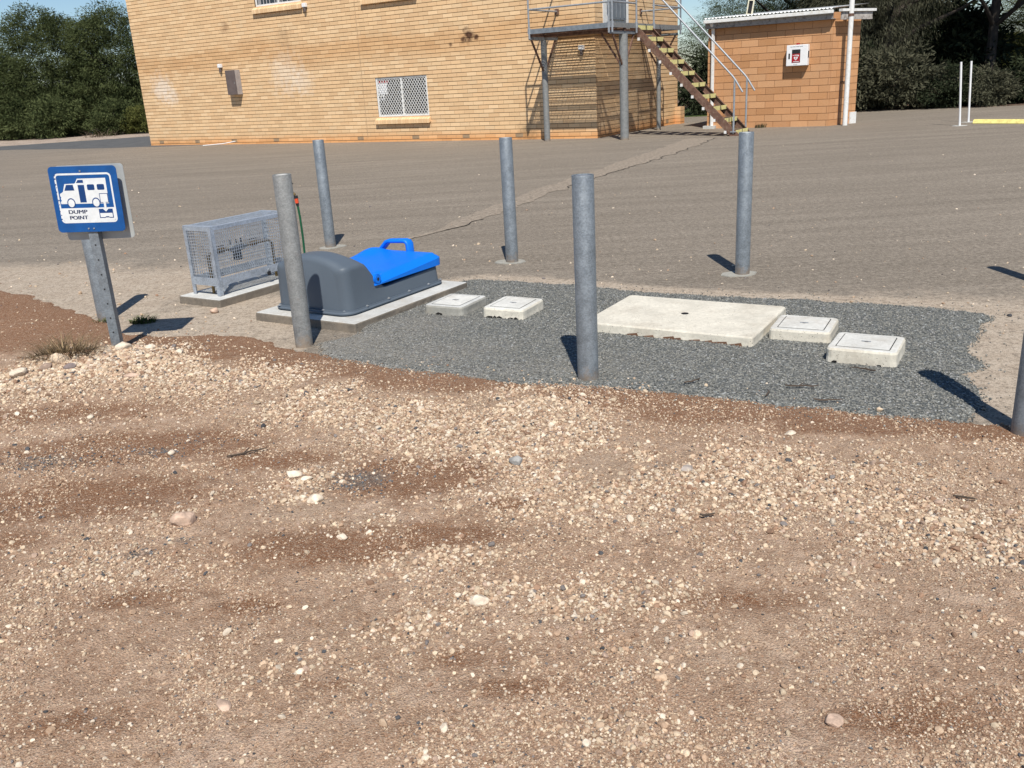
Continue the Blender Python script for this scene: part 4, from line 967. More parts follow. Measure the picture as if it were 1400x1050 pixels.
# mortar backing with real openings
def wall_back(name, L_, z0, z1, ops, place, off, mat, th=.06):
    xs_ = sorted({0, L_} | {a for o_ in ops for a in o_[:2]}); zs_ = sorted({z0, z1} | {a for o_ in ops for a in o_[2:]}); m = MB()
    for a, b_ in zip(xs_, xs_[1:]):
        for c, d_ in zip(zs_, zs_[1:]):
            if any(a >= o_[0]-1e-6 and b_ <= o_[1]+1e-6 and c >= o_[2]-1e-6 and d_ <= o_[3]+1e-6 for o_ in ops): continue
            p, q = place(a, off), place(b_, off+th); m.box(min(p[0], q[0]), max(p[0], q[0]), min(p[1], q[1]), max(p[1], q[1]), c, d_)
    return m.build(name, mat, bld)
wall_back('shaded_mortar_bed', 16.3, -.1, 6.15, [(o_[1], o_[2], o_[3]-.012, o_[4]+.012) for o_ in OP if o_[0] == 0], lambda s_, o_: (-s_, o_), .012, M['mortar'])
wall_back('shaded_mortar_bed', 5.03, -.1, 6.15, [(o_[1], o_[2], o_[3], o_[4]) for o_ in OP if o_[0] == 1], lambda s_, o_: (-o_, s_), .012, M['mortar'])
m = MB()     # flush perpend joints: one strip per course, just behind the brick faces
for c in range(62):
    z_ = -.045+c*.1+.012
    for a, b_ in ([(0.006, 16.294)] if not (.6 < z_ < 1.66 or 3.6 < z_ < 5.06) else ([(.006, 4.85), (6.56, 16.294)] if z_ < 2 else [(.006, 4.93), (6.68, 8.9), (10.68, 16.294)])): m.box(-b_, -a, .0035, .0125, z_, z_+.078)
    for a, b_ in ([(0.006, 5.02)] if not (2.44 < z_ < 4.5) else [(.006, .42), (1.72, 5.02)]): m.box(-.0125, -.0035, a, b_, z_, z_+.078)
m.build('mortar_joints', M['perpend'], bld)
m = MB(); m.box(-16.3, -16.24, .06, 5.03, -.1, 6.15); m.box(-16.3, -.06, 4.97, 5.03, -.1, 6.15); m.build('rear_wall', M['perpend'], bld)
m = MB(); m.box(-16.8, .5, -.5, 5.5, 6.15, 6.4); m.build('roof', M['roofsheet'], bld)
m = MB(); m.box(-16.1, -.15, .3, 4.8, -.05, 6.0); 
m.box(0, 0.001, 0, .001, 0, .001)
m.build('dark_interior', M['dark'], bld)
for v_ in VENTS:
    ventm = M.setdefault('vent', simple('terracotta_vent', (.34, .20, .12), .9, c2=(.2, .12, .08)))
    b = MB(); b.box(-v_-.108, -v_+.108, .008, .03, .058, .152); b.build('air_vent', ventm, bld)
MB().box(-.03, -.008, 4.2, 4.4, .058, .152).build('air_vent', M['vent'], bld)
# control joint
MB().box(-7.015, -7.003, -.003, .004, .1, 3.9).build('control_joint', M['perpend'], bld)
# end pier
for c in range(5):
    for k in range(1): o = MB().box(.002, .16, 4.86, 5.16, -.045+c*.1+.004, -.045+c*.1+.094).build('brick', M['brick1'], bld); o.color = (.66, .44, .25, 1)
MB().box(.004, .15, 4.868, 5.152, -.1, .44).build('pier_core', M['mortar'], bld)

def window(u0, u1, z0, z1, mesh=False, curtain=False):
    f = MB(); fw = .045; y0, y1 = .035, .075
    f.box(u0, u1, y0, y1, z1-fw, z1); f.box(u0, u1, y0, y1, z0, z0+fw); f.box(u0, u0+fw, y0, y1, z0+fw, z1-fw); f.box(u1-fw, u1, y0, y1, z0+fw, z1-fw); mid = (u0+u1)/2
    f.box(mid-.022, mid+.022, y0+.004, y1, z0+fw, z1-fw)
    w = f.build('window', M['white_paint'], bld, bevel=.002)
    for a, b_ in ((u0+fw, mid-.022), (mid+.022, u1-fw)): MB().box(a, b_, .062, .068, z0+fw, z1-fw).build('pane', M['glass'], w)
    if curtain:
        m_ = MB(); k = 0; x_ = u0+fw
        while x_ < u1-fw-.03:
            if random.random() < .35: m_.box(x_, x_+.03, .058, .0615, z0+fw, z1-fw)
            x_ += .04
        m_.build('curtain', M['curtain'], w)
    if mesh:
        m_ = MB(); a, b_, c, d_ = u0+.03, u1-.03, z0+.03, z1-.03; px, pz = .086, .115; yy = .022
        def clip(p, q):
            (x0_, z0_), (x1_, z1_) = p, q; t0, t1 = 0., 1.
            for pp, qq in ((-(x1_-x0_), x0_-a), (x1_-x0_, b_-x0_), (-(z1_-z0_), z0_-c), (z1_-z0_, d_-z0_)):
                if abs(pp) < 1e-9:
                    if qq < 0: return None
                else:
                    tt = qq/pp
                    if pp < 0: t0 = max(t0, tt)
                    else: t1 = min(t1, tt)
            return ((x0_+(x1_-x0_)*t0, z0_+(z1_-z0_)*t0), (x0_+(x1_-x0_)*t1, z0_+(z1_-z0_)*t1)) if t1-t0 > 1e-3 else None
        n_ = int((b_-a)/px)+int((d_-c)/pz)+2; Ht = d_-c; dx = Ht/pz*px
        for k in range(-int(dx/px)-1, int((b_-a)/px)+2):
            for s_ in (1, -1):
                x0_ = a+k*px if s_ == 1 else b_-k*px
                q = clip((x0_, c), (x0_+s_*dx, d_))
                if q: m_.bar((q[0][0], yy, q[0][1]), (q[1][0], yy, q[1][1]), .013, .004, up=(0, 1, 0))
        fr = MB(); fr.box(u0, u1, .012, .034, z0, z0+.04); fr.box(u0, u1, .012, .034, z1-.04, z1); fr.box(u0, u0+.04, .012, .034, z0+.04, z1-.04); fr.box(u1-.04, u1, .012, .034, z0+.04, z1-.04); fr.box(mid-.02, mid+.02, .012, .034, z0+.04, z1-.04)
        s = fr.build('security_screen', M['white_paint'], w); m_.build('diamond_mesh', M['white_paint'], s)
        MB().box(u0+.06, u0+.34, .0395, .0405+.02, z1-.42, z1-.14).build('notice', M['white_plastic'], w); MB().box(u0+.05, u0+.42, .041, .059, z1-.135, z1-.06).build('notice_heading', M['red'], w)
        MB().box(u0+.10, u0+.22, .0395, .058, z1-.56, z1-.44).build('notice', M['white_plastic'], w); MB().box(u0+.13, u0+.19, .038, .0394, z1-.53, z1-.47).build('notice_mark', M['black'], w)
    # sloping sill of bricks on edge, each its own piece
    n_ = int((u1-u0+.14)/.0865); x_ = u0-.07
    for k in range(n_):
        c = BC[random.randrange(len(BC))]*random.uniform(.95, 1.1)
        me = bpy.data.meshes.get('sill_brick_shape')
        if me is None:
            P = [(-.085, -.185), (.030, -.130), (.030, -.012), (-.085, -.082)]; mm = MB(); mm.prism([(y_, z_) for y_, z_ in P], 0, .079, 'x'); tmp = mm.build('sill_brick_shape', M['brick1']); me = tmp.data; me.name = 'sill_brick_shape'; COL.objects.unlink(tmp)
        o = link(bpy.data.objects.new('sill_brick', me), w); o.location = (x_+k*.0865, 0, z0); o.color = (*[float(q) for q in c], 1)
    MB().box(u0-.068, u0-.07+n_*.0865-.009, -.06, .02, z0-.158, z0-.07).build('sill_mortar', M['perpend'], w)
    MB().box(u0, u1, .0, .05, z1-.012, z1+.0).build('lintel', M['darkroof'], w)
    return w
window(-6.555, -4.853, .652, 1.648, mesh=True)
window(-10.675, -8.905, 3.752, 5.05, curtain=True)
window(-6.675, -4.935, 3.662, 5.05)
# door on the side wall, at the landing
dr = MB(); dr.box(-.05, .012, .42, .50, 2.44, 4.5); dr.box(-.05, .012, 1.64, 1.72, 2.44, 4.5); dr.box(-.05, .012, .50, 1.64, 4.42, 4.5)
dd = dr.build('door', M['white_paint'], bld)
MB().box(-.045, -.01, .50, 1.64, 2.44, 4.42).build('door_leaf', M['white_paint'], dd)
MB().box(.02, .05, .72, 1.60, 2.62, 4.40).build('screen_leaf', M['screen'], dd); MB().tube([(.012, .60, 3.05), (.05, .60, 3.05), (.05, .60, 2.85)], .012, 8).build('door_handle', M['black'], dd)
for k in range(4): MB().box(.052, .058, .80+k*.22, .83+k*.22, 2.66, 4.36).build('screen_rib', M['galv_light'], dd)
MB().box(.001, .018, 1.72, 1.80, 2.44, 4.5).build('door_trim', M['white_paint'], dd)
# small wall fittings
for u_, z_, lb in ((-12.42, 2.215, 'small wall lamp just left of the meter box'), (-8.74, 3.58, 'small wall lamp beside the sill of the upper left window'), (-.33, 1.97, 'small wall lamp in the shade under the stair landing')):
    p = C0 + Uv*u_; o = empty('wall_fitting', (p.x, p.y, z_), -AZ, lb, 'fitting', 'small wall fittings on the brick building')
    MB().box(-.065, .065, -.10, .0, .0, .11).build('fitting_cap', M['white_plastic'], o, bevel=.012)
    MB().tube([(0, -.05, .0), (0, -.05, -.11)], [.045, .035], 12).build('cap_shadow', M['meter_front'], o)  # brown cylinder stands in for the dark shadow below the cap
# meter box
p = C0 + Uv*(-11.66); mb_ = empty('meter_box', (p.x, p.y, 1.435), -AZ, 'brown metal meter box mounted on the brick wall', 'meter box')
MB().box(-.40, .0, -.20, 0, 0, .69).build('box_body', M['meter_side_lit'], mb_, bevel=.006)
MB().box(-.402, -.0, -.214, -.201, .004, .686).build('box_door', M['meter_front'], mb_, bevel=.003)
MB().box(-.06, -.045, -.222, -.214, .30, .36).build('latch', M['galv_old'], mb_)
# loose pipe lying at the foot of the wall
p = C0 + Uv*(-12.5)
o = MB().tube([(-9.0, 28.28, .02), (-8.35, 28.15, .05), (-7.95, 28.10, .10)], .012, 8).build('plastic_pipe', M['white_plastic'], None, smooth=True); tag(o, 'bent white plastic pipe lying along the foot of the brick wall', 'pipe')

# ================================================================== LANDING AND STAIRS
st = empty('stair_landing', C0, -AZ, 'steel grating landing on posts with a rusty stair and yellow tread edges', 'staircase')
UL, UR, VF, VB, ZD = -.96, 1.05, -1.30, 2.54, 2.44
def G_(*a): return a
def put(b, name, m, **k): return b.build(name, M[m], st, **k)
put(MB().box(UL, UR, VF-.006, VF, ZD-.10, ZD).box(UL, UR, VF, VF+.04, ZD-.006, ZD-.001).box(UL, UR, VF, VF+.04, ZD-.10, ZD-.094), 'edge_channel', 'galv')
put(MB().box(UL-.006, UL, VF, -.01, ZD-.16, ZD), 'edge_channel', 'rust')
put(MB().box(UR, UR+.006, VF, VB, ZD-.10, ZD), 'edge_channel', 'galv_old')
put(MB().box(0.01, UR, VB, VB+.006, ZD-.10, ZD), 'edge_channel', 'galv')
put(MB().box(UL, UR-.01, -.66, -.60, ZD-.16, ZD-.04), 'joist', 'rust'); put(MB().box(.50, .56, -.6, VB, ZD-.16, ZD-.04), 'joist', 'rust')
put(MB().box(UL, 0, -.045, -.012, ZD-.14, ZD-.032), 'ledger', 'rust'); put(MB().box(.012, .045, -.045, VB, ZD-.14, ZD-.032), 'ledger', 'rust')
g_ = MB(); y_ = VF+.03
while y_ < -.01: g_.box(UL+.004, UR-.004, y_-.0022, y_+.0022, ZD-.030, ZD-.002); y_ += .036
put(g_, 'deck_grating', 'galv_old')
g_ = MB(); y_ = .01
while y_ < VB: g_.box(.012, UR-.004, y_-.0022, y_+.0022, ZD-.030, ZD-.002); y_ += .036
put(g_, 'deck_grating', 'galv_old')
g_ = MB()
x_ = UL+.05
while x_ < UR: g_.box(x_-.003, x_+.003, VF+.01, -.01, ZD-.010, ZD-.0025); x_ += .10
x_ = .05
while x_ < UR: g_.box(x_-.003, x_+.003, .0, VB-.01, ZD-.010, ZD-.0025); x_ += .10
put(g_, 'grating_rods', 'galv_old')
def post(u_, v_, rad, arm_dir, m='galv_old'):
    put(MB().tube([(u_, v_, -.05), (u_, v_, ZD-.22)], rad, 20), 'post', m, smooth=True)
    d = Vector(arm_dir); c = Vector((u_, v_, ZD-.19)); L_ = .62
    put(MB().bar(c-d*L_, c+d*L_, .06, .06), 'cross_arm', 'galv')
    for s_ in (-1, 1): put(MB().bar((u_, v_, ZD-.95), tuple(c + d*s_*L_*.92), .035, .035), 'brace', 'rust')
post(-.98, -.65, .070, (0, 1, 0)); post(.99, -.62, .095, (0, 1, 0)); post(.50, 2.50, .055, (1, 0, 0) if False else (.8, 0, 0))
for a in (((.99, -.62, ZD-.95), (.45, -.62, ZD-.15)),): put(MB().bar(a[0], a[1], .035), 'brace', 'rust')
# rails
def rail(P, rad=.019, m='galv_light', name='rail'): return put(MB().tube(P, rad, 10), name, m, smooth=True)
ZM, ZT = ZD+.40, ZD+.93
for z_ in (ZM, ZT):
    rail([(UL, VF-.01, z_), (UR, VF-.01, z_)]); rail([(UL, VF, z_), (UL, -.02, z_)]); rail([(UR, .86, z_), (UR, VB, z_)]); rail([(UR, VB, z_), (.02, VB, z_)])
    put(MB().box(UL-.05, UL+.05, -.03, -.001, z_-.06, z_+.06), 'wall_plate', 'rust'); put(MB().box(.001, .03, VB-.05, VB+.05, z_-.06, z_+.06), 'wall_plate', 'rust')
for u_, v_, m_ in ((UL, VF-.012, 'galv_light'), (.98, VF-.012, 'galv_light'), (1.06, VF-.012, 'galv_light'), (1.07, -.10, 'galv_light'), (1.07, .86, 'galv_light'), (1.055, VB, 'galv')):
    put(MB().tube([(u_, v_, ZD-.20), (u_, v_, ZT)], .021, 10), 'rail_post', m_, smooth=True)
    put(MB().box(u_-.035, u_+.035, v_-.008, v_+.008, ZD-.10, ZD+.02), 'base_plate', 'galv_light')
rail([(1.06, VF-.01, ZT), (1.06, -.10, ZT)]); rail([(1.06, VF-.01, ZM), (1.06, -.10, ZM)])
# stair
SN, SF = -.04, .80
for v_ in (SN, SF):
    b = MB(); th = .010; s_ = 1 if v_ == SN else -1
    b.prism([(1.055, 2.385), (1.055, 2.17), (3.22, 0.0), (3.44, 0.0)], v_-th/2, v_+th/2, 'y')
    b.bar((1.055, v_+s_*.022, 2.381), (3.43, v_+s_*.022, .004), .044, .007); b.bar((1.055, v_+s_*.022, 2.175), (3.22, v_+s_*.022, .006), .044, .007)
    put(b, 'stringer', 'rust')
nT = 10
for k in range(nT):
    z_ = 2.395 - .2535*k; u_ = 1.085 + .252*k
    tr = MB().box(u_-.24, u_-.012, SN+.01, SF-.01, z_-.035, z_).build('tread', M['tread'], st)
    no = MB().box(u_-.012, u_, SN+.012, SF-.012, z_-.085, z_+.003).build('nosing', M['yellow'], tr)
    MB().box(u_, u_+.0015, (SN+SF)/2-.015, (SN+SF)/2+.015, z_-.083, z_+.003).build('nosing_mark', M['black'], tr)
    MB().box(u_-.27, u_-.215, SN-.012, SN+.03, z_-.06, z_).build('tread_bracket', M['white_paint'], tr)
# stair handrails with drop ends
for v_ in (SN, SF):
    rail([(1.06, v_, ZT+.08), (1.20, v_, 3.33), (3.24, v_, 1.235), (3.30, v_, 1.16), (3.47, v_, .90)], .020, name='handrail')
    put(MB().tube([(3.29, v_, .05), (3.29, v_, 1.17)], .021, 10), 'rail_post', 'galv_light', smooth=True); put(MB().box(3.23, 3.35, v_-.035, v_+.035, .08, .10), 'base_plate', 'galv_light')

# ================================================================== SHED
sh = empty('block_shed', C0, -AZ, 'small orange block shed with a corrugated roof and white gutter', 'shed')
fa = (1.74, 2.60); fb = (4.66, 2.60); dW = Vector((math.sin(R(57)), math.cos(R(57)), 0)); sd_u, sd_v = dW.dot(Uv), dW.dot(Vv); SL = .98
fc = (fb[0]+sd_u*SL, fb[1]+sd_v*SL)
SC = np.array([(.52, .275, .135), (.55, .295, .145), (.49, .255, .12), (.57, .32, .165), (.53, .285, .14)])
t = NT('block_face'); oi = t.n('ShaderNodeObjectInfo'); n_ = t.noise(40, 4, .7); c_ = t.mix(t.ramp(n_, [(.3, .3), (.6, 0.)]), oi.outputs['Color'], t.mix(1., oi.outputs['Color'], (.7, .62, .55), 'MULTIPLY')); c_ = t.mix(t.ramp(t.noise(2.5, 5, .7), [(.5, 0.), (.75, .35)]), c_, (.50, .30, .17)); t.base(c_); t.setp(.88, 0, .2); t.bump(t.noise(80, 4), .4, .003); M['block1'] = t.m
t = NT('block_faces'); t.base(t.attr('Col')); t.setp(.88, 0, .2); M['blockN'] = t.m
nrm2 = (sd_v, -sd_u)
brick_wall(sh, [((fa[0], fa[1]), (1, 0), (0, -1), fb[0]-fa[0]), (fb, (sd_u, sd_v), nrm2, SL)], -.02, 2.46, .155, .41, [], SC, (M['blockN'], M['block1']), 300, joint=.010, vj=.008, depth=.05, seed=5)
m = MB(); m.prism([(fa[0]+.01, fa[1]+.009), (fb[0]-.004, fb[1]+.009), (fc[0]-.012, fc[1]), (fc[0]-1.3, fc[1]+1.5), (fa[0]+.01, fa[1]+3.2)], -.1, 2.34); m.build('mortar', M.setdefault('shedmortar', simple('shed_mortar', (.27, .14, .07), .95)), sh)
# eave: fascia board, gutter, corrugated sheets
zE = 2.34
m = MB(); m.box(fa[0]-.02, fb[0]+.02, fa[1]-.16, fa[1]-.14, zE-.02, zE+.10); m.build('fascia', M['darkroof'], sh)
m = MB(); m.box(fa[0]-.02, fb[0]+.03, fa[1]-.16, fa[1]+.06, zE-.035, zE-.02); m.build('soffit', M['darkroof'], sh)
m = MB(); m.box(fa[0]-.04, fb[0]+.03, fa[1]-.25, fa[1]-.162, zE+.08, zE+.16); m.build('gutter', M['white_paint'], sh, bevel=.01)
a3 = math.atan2(sd_v, sd_u); mt = Matrix.Translation((fb[0], fb[1], 0)) @ Matrix.Rotation(a3, 4, 'Z')
m = MB(); m.box(-.02, SL+.10, -.22, -.19, zE-.06, zE+.10, mt); m.build('barge_board', simple('peeling_board', (.40, .37, .34), .8, var=.35, vscale=5, c2=(.14, .11, .09)), sh)
m = MB(); m.box(-.05, SL+.18, -.26, -.16, zE+.11, zE+.165, mt); m.build('barge_capping', M['white_paint'], sh)
V = []; F = []; n1 = 300
for i in range(n1+1):
    x_ = fa[0]-.03 + (fb[0]-fa[0]+.06)*i/n1; z_ = .011*math.cos(i/n1*(fb[0]-fa[0]+.06)/.085*6.2832)
    V += [(x_, fa[1]-.22, zE+.190+z_), (x_, fa[1]+3.6, zE+.42+z_)]
F = [(2*i, 2*i+2, 2*i+3, 2*i+1) for i in range(n1)]
o = pymesh('roof', V, F, M['roofsheet'], sh, True); sm = o.modifiers.new('thick', 'SOLIDIFY'); sm.thickness = .004
m = MB().tube([(fa[0]+.14, fa[1]-.20, zE+.09), (fa[0]+.14, fa[1]-.055, zE-.06), (fa[0]+.14, fa[1]-.055, .0)], .043, 14); m.build('downpipe', M['white_paint'], sh, smooth=True)
m = MB(); m.box(fb[0]+sd_u*(SL-.17), fb[0]+sd_u*(SL-.17)+.001, 0, .001, 0, .001); m.V = []; m.F = []
m.box(SL-.22, SL+.01, -.03, -.002, .0, .26, mt); m.build('white_patch', M['white_paint'], sh)
m = MB(); m.bar(mt @ Vector((.34, -.014, 0)), mt @ Vector((.34, -.014, .95)), .02); m.bar(mt @ Vector((.34, -.014, .94)), mt @ Vector((.58, -.014, .97)), .02); m.build('conduit', M['rust'], sh)
m = MB().box(fa[0]-.06, fa[0]+.24, fa[1]-.12, fa[1]-.0, -.05, .07); m.build('pad', M['conc_grey'], sh)
# tall white vent pole at the shed corner
pw = C0 + Uv*5.02 + Vv*2.30
o = empty('white_pole', (8.02, 21.30, 0), 0, 'tall white pole rising in front of the shed corner', 'pole')
MB().tube([(0, 0, -.02), (-.02, 0, 4.6)], .055, 16).build('pole_shaft', M['white_paint'], o, smooth=True); MB().tube([(-.012, 0, 2.34), (-.012, 0, 2.40)], .060, 16).build('bracket', M['rust'], o)
# roof frame thing (white rectangular vent hood on the shed roof)
p = C0 + Uv*2.56 + Vv*3.1
o = empty('roof_hatch_frame', (p.x, p.y, 2.57), -AZ, 'small upright cream frame standing on the shed roof', 'frame'); o.rotation_euler = (0, R(9), -AZ)
m = MB(); m.box(-.075, -.05, 0, .05, 0, .34); m.box(.05, .075, 0, .05, 0, .34); m.box(-.05, .05, 0, .05, .315, .34); m.box(-.05, .05, 0, .05, 0, .03); m.build('frame', simple('cream_frame', (.72, .68, .52), .6), o, bevel=.004)
MB().box(-.05, .05, .03, .045, .03, .315).build('backing', M['black'], o)
# defibrillator cabinet
p = C0 + Uv*3.68 + Vv*2.595
ae = empty('defibrillator_cabinet', (p.x, p.y, 1.36), -AZ, 'white defibrillator cabinet on the orange shed wall', 'cabinet')
MB().box(0, .48, -.16, 0, 0, .455).build('cabinet_box', M['white_plastic'], ae, bevel=.008)
MB().box(.006, .474, -.176, -.162, .006, .449).build('cabinet_door', M['white_plastic'], ae, bevel=.004)
wd = MB().box(.13, .32, -.179, -.1765, .07, .355).build('window', M['black'], ae)
rp = MB().box(.136, .314, -.182, -.1795, .076, .262).build('red_card', M['red'], ae)
def heart(cx, cz, s_):
    P = []
    for k in range(28):
        a = 6.2832*k/28; P.append((cx+s_*.95*math.sin(a)**3, cz+s_*(.8125*math.cos(a)-.3125*math.cos(2*a)-.125*math.cos(3*a)-.0625*math.cos(4*a))))
    return P
MB().prism(heart(.222, .165, .048), -.1835, -.1825, 'y').build('heart_symbol', M['sign_white'], ae)
MB().prism([(.226, .190), (.208, .163), (.220, .163), (.213, .135), (.238, .170), (.226, .170), (.233, .190)], -.1845, -.1838, 'y').build('bolt_symbol', M['red'], ae)
for x0_, x1_, z0_, z1_, rr_ in ((.150, .180, .222, .232, 0), (.190, .262, .224, .240, 0), (.262, .292, .205, .236, 0), (.168, .296, .088, .100, 0)): MB().box(x0_, x1_, -.1835, -.1825, z0_, z1_).build('white_marking', M['sign_white'], ae)
MB().box(.052, .088, -.179, -.1765, .155, .275).build('handle_slot', M['black'], ae)
for k, (a, b_) in enumerate(((.09, .125), (.135, .21), (.22, .29), (.30, .37))): MB().box(a, b_, -.179, -.1765, .410, .424).build('printed_line', M['panel_grey'], ae)
MB().box(.17, .26, -.179, -.1765, .028, .036).build('printed_line', M['panel_grey'], ae)
MB().box(.200, .270, -.11, -.05, .456, .490).build('alarm_lamp', M['red'], ae, bevel=.005)
MB().box(.481, .490, -.13, -.07, .17, .31).build('lock', M['black'], ae)
for u_, z_, lb in ((2.45, 0, 'tuft of weeds at the foot of the shed wall behind the stair foot'), (3.12, 0, 'small dry weed at the foot of the shed wall')):
    p = C0 + Uv*u_ + Vv*2.5; tuft('weed_tuft', p.x, p.y, 0, 70, .26 if u_ < 3 else .18, .12, [(.10, .09, .05), (.14, .11, .06), (.06, .07, .03)], lb, 'weed', int(u_*10), .6, .009)

# ================================================================== RIGHT BACKGROUND: poles, yellow bar
for x_, y_, tx, lb in ((9.623, 19.158, -.105, 'nearer of two thin white poles on the yard at right'), (10.263, 20.066, -.075, 'farther of two thin white poles, just left of the yellow bar')):
    o = empty('marker_pole', (x_, y_, 0), 0, lb, 'pole', 'thin white poles on the yard')
    MB().tube([(0, 0, 0), (tx, 0, 1.26)], .021, 10).build('pole_shaft', M['white_plastic'], o, smooth=True); MB().prism([(.16*math.cos(a/8*6.2832), .10*math.sin(a/8*6.2832)) for a in range(8)], 0, .006).build('pole_base', M['conc_grey'], o)
o = empty('yellow_wheel_stop', (10.15, 19.60, 0), -.95, 'long yellow painted wheel stop at the right edge', 'wheel stop')
MB().prism([(-.09, 0), (.09, 0), (.055, .085), (-.055, .085)], 0, 1.85, 'x').build('stop_block', M['yellow_bright'], o, bevel=.01); 
# faint line of grit in front of the poles
# ================================================================== TREES
def leaf_mat(name, c1, c2, tr=.25):
    t = NT(name); a = t.attr('Col'); sep = t.n('ShaderNodeSeparateColor'); t.link(a, sep.inputs[0])
    col = t.ramp(sep.outputs[0], [(0., c1), (1., c2)]); t.base(col); t.setp(.95, 0, .03)
    tl = t.n('ShaderNodeBsdfTranslucent'); t.link(col, tl.inputs[0]); mx = t.n('ShaderNodeMixShader'); mx.inputs[0].default_value = tr
    t.link(t.p.outputs[0], mx.inputs[1]); t.link(tl.outputs[0], mx.inputs[2]); t.link(mx.outputs[0], t.out.inputs[0]); return t.m
LM = [leaf_mat('dark_foliage', (.036, .050, .020), (.122, .142, .060)), leaf_mat('grey_foliage', (.055, .058, .038), (.125, .122, .080)), leaf_mat('olive_foliage', (.06, .07, .02), (.15, .155, .05)), leaf_mat('deep_foliage', (.018, .024, .014), (.045, .055, .030), .1)]
def crown(lobes, n, size, seed, asp=.3, droop=.5, twigs=True, clump=.28):
    """leaf-sized rhombi gathered in clumps on the lobes' shells"""
    r = np.random.default_rng(seed); lobes = np.array(lobes, float); vol = lobes[:, 3]*lobes[:, 4]*lobes[:, 5]; pr = vol**.75; pr /= pr.sum()
    nc = max(40, n//55); li = r.choice(len(lobes), nc, p=pr); d = r.normal(size=(nc, 3)); d /= np.linalg.norm(d, axis=1)[:, None]
    rad = r.uniform(.25, 1.0, nc)**.45; cc = lobes[li, :3] + d*lobes[li, 3:6]*rad[:, None]; cs = r.uniform(.6, 1.3, nc)*clump; tone = np.clip(r.normal(.5, .22, nc), 0, 1)
    ci = r.integers(0, nc, n); q = r.normal(size=(n, 3)); q *= (r.random((n, 1))**.4)/np.linalg.norm(q, axis=1)[:, None]
    P = cc[ci] + q*cs[ci][:, None]*np.array([1.25, 1.25, .8])
    out = P - lobes[li[ci], :3]; out /= (np.linalg.norm(out, axis=1)[:, None]+1e-6)
    dr_ = out*.7 + r.normal(size=(n, 3))*.55 + np.array([0, 0, -droop]); dr_ /= np.linalg.norm(dr_, axis=1)[:, None]
    sd2 = np.cross(dr_, r.normal(size=(n, 3))); sd2 /= np.linalg.norm(sd2, axis=1)[:, None]
    L_ = (size*r.uniform(.6, 1.5, n))[:, None]; w_ = L_*asp
    V = np.stack([P, P+dr_*L_*.5+sd2*w_*.5, P+dr_*L_, P+dr_*L_*.5-sd2*w_*.5], 1).reshape(-1, 3); V[:, 2] = np.maximum(V[:, 2], .03)
    F = np.arange(4*n).reshape(-1, 4); tc = np.clip(tone[ci]+r.normal(0, .12, n), 0, 1)
    return V, F, np.repeat(tc[:, None], 3, 1)
def trunk_mesh(h, r0, limbs, seed, lean=(0, 0)):
    r = random.Random(seed); b = MB(); P = []; n = 8
    for k in range(n): f_ = k/(n-1); P.append((lean[0]*f_+r.uniform(-.05, .05)*h*.2*f_, lean[1]*f_+r.uniform(-.05, .05)*h*.2*f_, h*f_-.1))
    b.tube(P, [r0*(1-.65*k/(n-1)) for k in range(n)], 9); br = MB()
    for i in range(limbs):
        k = r.randrange(2, n-1); p = Vector(P[k]); a = r.uniform(0, 6.28); L_ = h*r.uniform(.25, .5); rr = r0*(1-.65*k/(n-1))*.55; Q = [p]
        for j in range(1, 5): Q.append(p + Vector((math.cos(a)*L_*j/4, math.sin(a)*L_*j/4, L_*.7*(j/4)**.8)) + Vector((r.uniform(-1, 1), r.uniform(-1, 1), r.uniform(-1, 1)))*.06*L_)
        br.tube(Q, [rr, rr*.8, rr*.6, rr*.4, rr*.2], 6)
    return b, br
SHAPES = {}
def tree(name, x, y, shape, sx, sz, mat, label, rz=0., grp='trees behind the yard', cat='tree'):
    key = (shape, mat); root = empty(name, (x, y, 0), rz, label, cat, grp); 
    if key not in SHAPES:
        h, r0, limbs, lobes, n, size, asp, droop, clump = SH[shape]; b, br = trunk_mesh(h, r0, limbs, shape*7+1, LEAN.get(shape, (0, 0)))
        V, F, C = crown(lobes, n, size, shape*13+5, asp, droop, clump=clump)
        o1 = b.build('trunk', M['bark'], root, smooth=True); o2 = br.build('limbs', M['bark'], root, smooth=True); o3 = npmesh('crown', V, F, LM[mat], root, col=C); SHAPES[key] = (o1.data, o2.data, o3.data)
    else:
        for nm, me in zip(('trunk', 'limbs', 'crown'), SHAPES[key]): link(bpy.data.objects.new(nm, me), root)
    root.scale = (sx, sx, sz); return root
LEAN = {5: (.9, .2), 6: (-.8, 0)}
